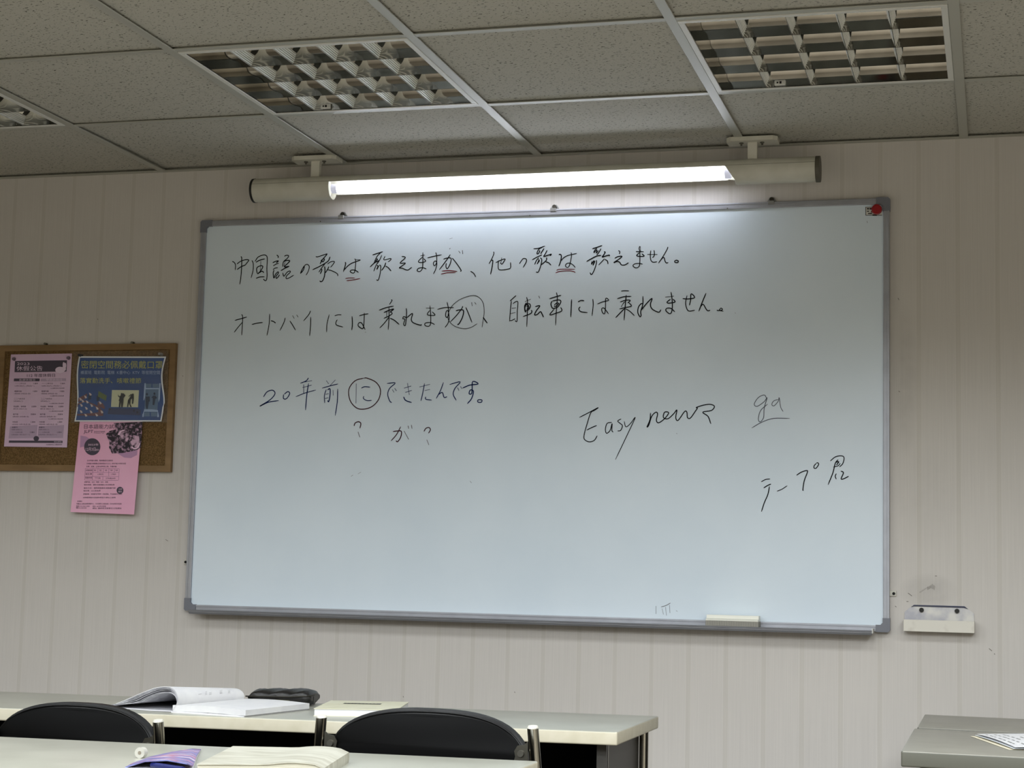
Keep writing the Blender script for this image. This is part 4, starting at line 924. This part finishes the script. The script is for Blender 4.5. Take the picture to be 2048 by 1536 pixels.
# closed book on the far desk
def closed_book(name, label, LF, LB, RB, RF, th, cover, page, z=T, spine='L', cvt=0.0012, curl=0):
    """corner points on the desk plane; pages between two covers"""
    ps = [Vector(p) for p in (LF, LB, RB, RF)]; c = sum(ps, Vector()) / 4; t = thing(name, label, 'book', (c.x, c.y, z))
    r = [Vector((p.x - c.x, p.y - c.y, 0)) for p in ps]
    obj('cover', prism(BM(), r, (0, 0, cvt)), cover, t)
    bm = prism(BM(), [p * 0.985 + Vector((0, 0, cvt)) for p in r], (0, 0, th - 2 * cvt)); obj('page_block', bm, page, t)
    bm = prism(BM(), [p + Vector((0, 0, th - cvt)) for p in r], (0, 0, cvt))
    obj('cover', bm, cover, t)
    return t, r
LF, LB, RB = at(628, 1431, 2, T), at(660, 1412, 2, T), at(812, 1417, 2, T)
vL = Vector((LB.x - LF.x, LB.y - LF.y, 0)); 
LFp = Vector((0.425, -1.235, T)); dirb = Vector((0.30, 1, 0)).normalized(); perp = Vector((dirb.y, -dirb.x, 0)) 
LF = at(627, 1432, 2, T); RBp = at(811, 1419, 2, T)
dirb = (at(657, 1404, 2, T + 0.0165) - at(626, 1418.5, 2, T + 0.0165)); dirb.z = 0; dirb.normalize(); perp = (at(811, 1407, 2, T + 0.0165) - at(657, 1404, 2, T + 0.0165)); perp.z = 0; perp.normalize()
LB = LF + dirb * 0.25; RB = LB + perp * 0.182; RF = LF + perp * 0.182
cbk, rr = closed_book('closed_book', 'closed cream book lying beside the black pouch', LF, LB, RB, RF, 0.0165, noisy('cream_cover', (200, 197, 170), (208, 206, 182), 20, 0.5), M_PAGE)
bm = BM(); e1 = perp; e2 = dirb; c0 = Vector((0.0, 0.03, 0.0168))
o_v = [c0 + e1 * a + e2 * b for a, b in ((-0.055, -0.006), (0.03, -0.006), (0.03, 0.022), (-0.055, 0.022))]; bm.faces.new([bm.verts.new(p) for p in o_v]); NF.append(bm)
obj('title_box', bm, mat('title_black', (40, 40, 30), 0.5), cbk, label='dark title box')
bm = BM()
for k in range(9):
    a = -0.050 + k * 0.0082; P = [c0 + e1 * (a + da) + e2 * (0.002 + db) + Vector((0, 0, 0.0003)) for da, db in ((0, 0), (0.005, 0), (0.005, 0.009), (0, 0.009))]; bm.faces.new([bm.verts.new(p) for p in P])
NF.append(bm); obj('title_print', bm, mat('title_pale', (140, 138, 112), 0.5), cbk)['kind'] = 'stuff'

# thick book, magazine and small clear item on the near desk
M_OLD = noisy('worn_cream_cover', (158, 155, 140), (178, 176, 162), 14, 0.4, stretch=(1, 4, 1), lo=0.4, hi=0.6)
M_OLDP = noisy('worn_pages', (160, 156, 138), (182, 178, 162), 300, 0.8, stretch=(0.05, 0.05, 4))
zt = T + 0.024
a1, a2 = at(466, 1489, 2, zt), at(650, 1491, 2, zt); a3 = at(690, 1503, 2, zt - 0.004)
Lb = Vector((a1.x, a1.y, 0)); Rb = Vector((a3.x - 0.0, a2.y - 0.02, 0))
ux = (Rb - Lb).normalized(); uy = Vector((ux.y, -ux.x, 0)); Wd = (Rb - Lb).length; LN = max(0.16, (at(381, 1519, 2, zt) - a1).length)
tb = thing('thick_book', 'thick worn cream paperback lying at the front of the near desk', 'book', (Lb.x, Lb.y, T))
def tbg(z0, fn, inset=0.0, ln=0.30, x0=0.0, x1=1.0):
    n = 14; g = []
    for i in range(n + 1):
        s = x0 + (x1 - x0) * i / n; g.append([ux * (Wd * s) + uy * (inset + (ln - 2 * inset) * j / 6) + Vector((0, 0, z0 + fn(s, j / 6))) for j in range(7)])
    return g
top_f = lambda s, t: 0.0230 - 0.0015 * (1 - s) + 0.003 * math.sin(min(1, max(0, (s - 0.55) / 0.4)) * math.pi) - (0.006 * ((s - 0.9) / 0.1) ** 2 if s > 0.9 else 0) - 0.004 * t * (1 - s)
def solid(g, zb):
    bm = BM(); V = [[bm.verts.new(p) for p in r] for r in g]; W = [[bm.verts.new((p.x, p.y, zb)) for p in r] for r in g]; nI, nJ = len(g), len(g[0])
    for i in range(nI - 1):
        for j in range(nJ - 1): bm.faces.new((V[i][j], V[i + 1][j], V[i + 1][j + 1], V[i][j + 1])); bm.faces.new((W[i][j], W[i][j + 1], W[i + 1][j + 1], W[i + 1][j]))
        for j in (0, nJ - 1): bm.faces.new((V[i][j], V[i + 1][j], W[i + 1][j], W[i][j]))
    for j in range(nJ - 1):
        for i in (0, nI - 1): bm.faces.new((V[i][j], V[i][j + 1], W[i][j + 1], W[i][j]))
    return bm
obj('page_block', solid(tbg(-0.0018, top_f, 0.003, LN, 0.0, 0.97), 0.0015), M_OLDP, tb, smooth=True)
obj('cover', solid([[p for p in r] for r in tbg(0, lambda s, t: 0.0015, 0, LN)], 0.0), M_OLD, tb)
bm = BM(); g = tbg(0, top_f, 0, LN); sheet(bm, g, (0, 0, -0.0014)); obj('cover', bm, M_OLD, tb, smooth=True, label='creased front cover')
bm = BM(); g = [[ux * (Wd * (1.0 + 0.004 * math.sin(k / 6 * math.pi))) + uy * (LN * j / 6) + Vector((0, 0, 0.0165 * k / 6)) for j in range(7)] for k in range(7)]
sheet(bm, g, tuple(-ux * 0.0014)); obj('spine', bm, M_OLD, tb, smooth=True)
# magazine
def mg(u, v, z): p = at(u, v, 2, T + z); return Vector((p.x, p.y, p.z))
mz = thing('magazine', 'purple and blue magazine tucked under the thick cream book', 'magazine', tuple(mg(330, 1520, 0)))
o0 = mg(330, 1520, 0)
rowsm = [[mg(262, 1527, 0.003), mg(300, 1513, 0.005), mg(345, 1503, 0.005), mg(385, 1497, 0.004), mg(402, 1498, 0.003)],
         [mg(256, 1531, 0.004), mg(295, 1517, 0.011), mg(340, 1511, 0.013), mg(383, 1509, 0.010), mg(394, 1510, 0.006)],
         [mg(250, 1534, 0.003), mg(290, 1522, 0.014), mg(335, 1520, 0.017), mg(374, 1527, 0.013), mg(386, 1531, 0.008)]]
bm = BM(); sheet(bm, [[p - o0 for p in r] for r in rowsm], (0, 0, -0.0016))
mm = mat('magazine_cover', (86, 70, 120), 0.35); nt, N, L, b = nodes(mm); tc = N.new('ShaderNodeTexCoord'); n = N.new('ShaderNodeTexNoise'); n.inputs['Scale'].default_value = 26; n.inputs['Detail'].default_value = 3
mp = N.new('ShaderNodeMapping'); mp.inputs['Scale'].default_value = (0.6, 2.2, 1); L.new(tc.outputs['Object'], mp.inputs[0]); L.new(mp.outputs[0], n.inputs[0]); r = N.new('ShaderNodeValToRGB'); e = r.color_ramp
e.elements[0].position = 0.36; e.elements[0].color = (*lin((84, 66, 112)), 1); e.elements[1].position = 0.66; e.elements[1].color = (*lin((178, 180, 196)), 1)
q = e.elements.new(0.50); q.color = (*lin((112, 120, 170)), 1); q = e.elements.new(0.57); q.color = (*lin((160, 92, 116)), 1)
L.new(n.outputs[0], r.inputs[0]); L.new(r.outputs[0], b.inputs['Base Color'])
obj('cover', bm, mm, mz, smooth=True)
bm = BM(); low = [[Vector((p.x, p.y, T + 0.0016 - 0.0)) for p in r] for r in rowsm]; sheet(bm, [[Vector((p.x - o0.x, p.y - o0.y, p.z - o0.z + 0.0004)) for p in r] for r in low], (0, 0, -0.0012)); obj('pages', bm, M_PAGE, mz)
pp = mg(322, 1531, 0.0075); bm = BM(); tube(bm, (-0.015, 0, 0), (0.055, -0.035, 0), 0.0046, 16)
for k in range(4): pass
tag(obj('pen', bm, mat('blue_plastic', (14, 24, 84), 0.35), loc=tuple(pp + Vector((0, 0, 0.0)))), 'dark blue pen tucked inside the folded magazine', 'pen')
sm = mg(282, 1516, 0); bm = BM(); tube(bm, (0, -0.006, 0.009), (0, 0.006, 0.009), 0.009, 20); 
tp = thing('tape_roll', 'tiny clear tape roll beside the magazine on the near desk', 'tape', tuple(sm))
obj('roll', bm, mat('milky_tape', (190, 188, 178), 0.25, alpha=0.75), tp, smooth=True); bm = BM(); tube(bm, (0, -0.0066, 0.009), (0, 0.0066, 0.009), 0.003, 12); obj('core', bm, mat('tape_core', (120, 112, 98), 0.6), tp)
# papers on the right desk
PL, PBt = at(1941, 1473, 2, T), at(2017, 1500, 2, T); d1 = Vector((PBt.x - PL.x, PBt.y - PL.y, 0)); d1n = d1.normalized(); d2n = Vector((-d1n.y, d1n.x, 0))
if d2n.x < 0: d2n = -d2n
stack = [(0.0005, 0.0, mat('cream_paper', (222, 214, 190), 0.8), 'cream bottom sheet'), (0.003, 0.008, WH, None), (0.006, 0.011, M_PAGE, None)]
ps_ = thing('paper_stack', 'small stack of printed sheets lying on the grey desk', 'papers', (PL.x, PL.y, T + 0.0005))
for k, (z, sh_, m_, lb) in enumerate(stack):
    bm = BM(); g = []
    for i in range(9):
        row = []
        for j in range(7):
            s, t_ = i / 8, j / 6; zz = z + 0.005 * k / 2 * math.sin(s * math.pi) * (1 - t_) * 0.5 + (0.003 * k * t_)
            row.append(d1n * (sh_ * 0.6 + (d1.length) * s) + d2n * (sh_ + 0.21 * t_) + Vector((0, 0, zz)))
        g.append(row)
    sheet(bm, g, (0, 0, -0.0004)); obj('sheet', bm, m_, ps_, smooth=True, label=lb)
bm = BM()
for r_ in range(11):
    for c_ in range(7):
        if random.random() < 0.2: continue
        s = 0.10 + 0.8 * c_ / 7; t_ = 0.05 + 0.085 * r_; ln = random.uniform(0.04, 0.10)
        P = [d1n * (0.0066 + d1.length * (s + a)) + d2n * (0.011 + 0.21 * (t_ + b)) + Vector((0, 0, 0.0066 + 0.005 * math.sin(s * math.pi) * (1 - t_) * 0.5 + 0.006 * t_)) for a, b in ((0, 0), (ln, 0), (ln, 0.018), (0, 0.018))]
        bm.faces.new([bm.verts.new(p) for p in P])
NF.append(bm); obj('printed_text', bm, mat('grey_print', (150, 152, 150), 0.8), ps_)['kind'] = 'stuff'
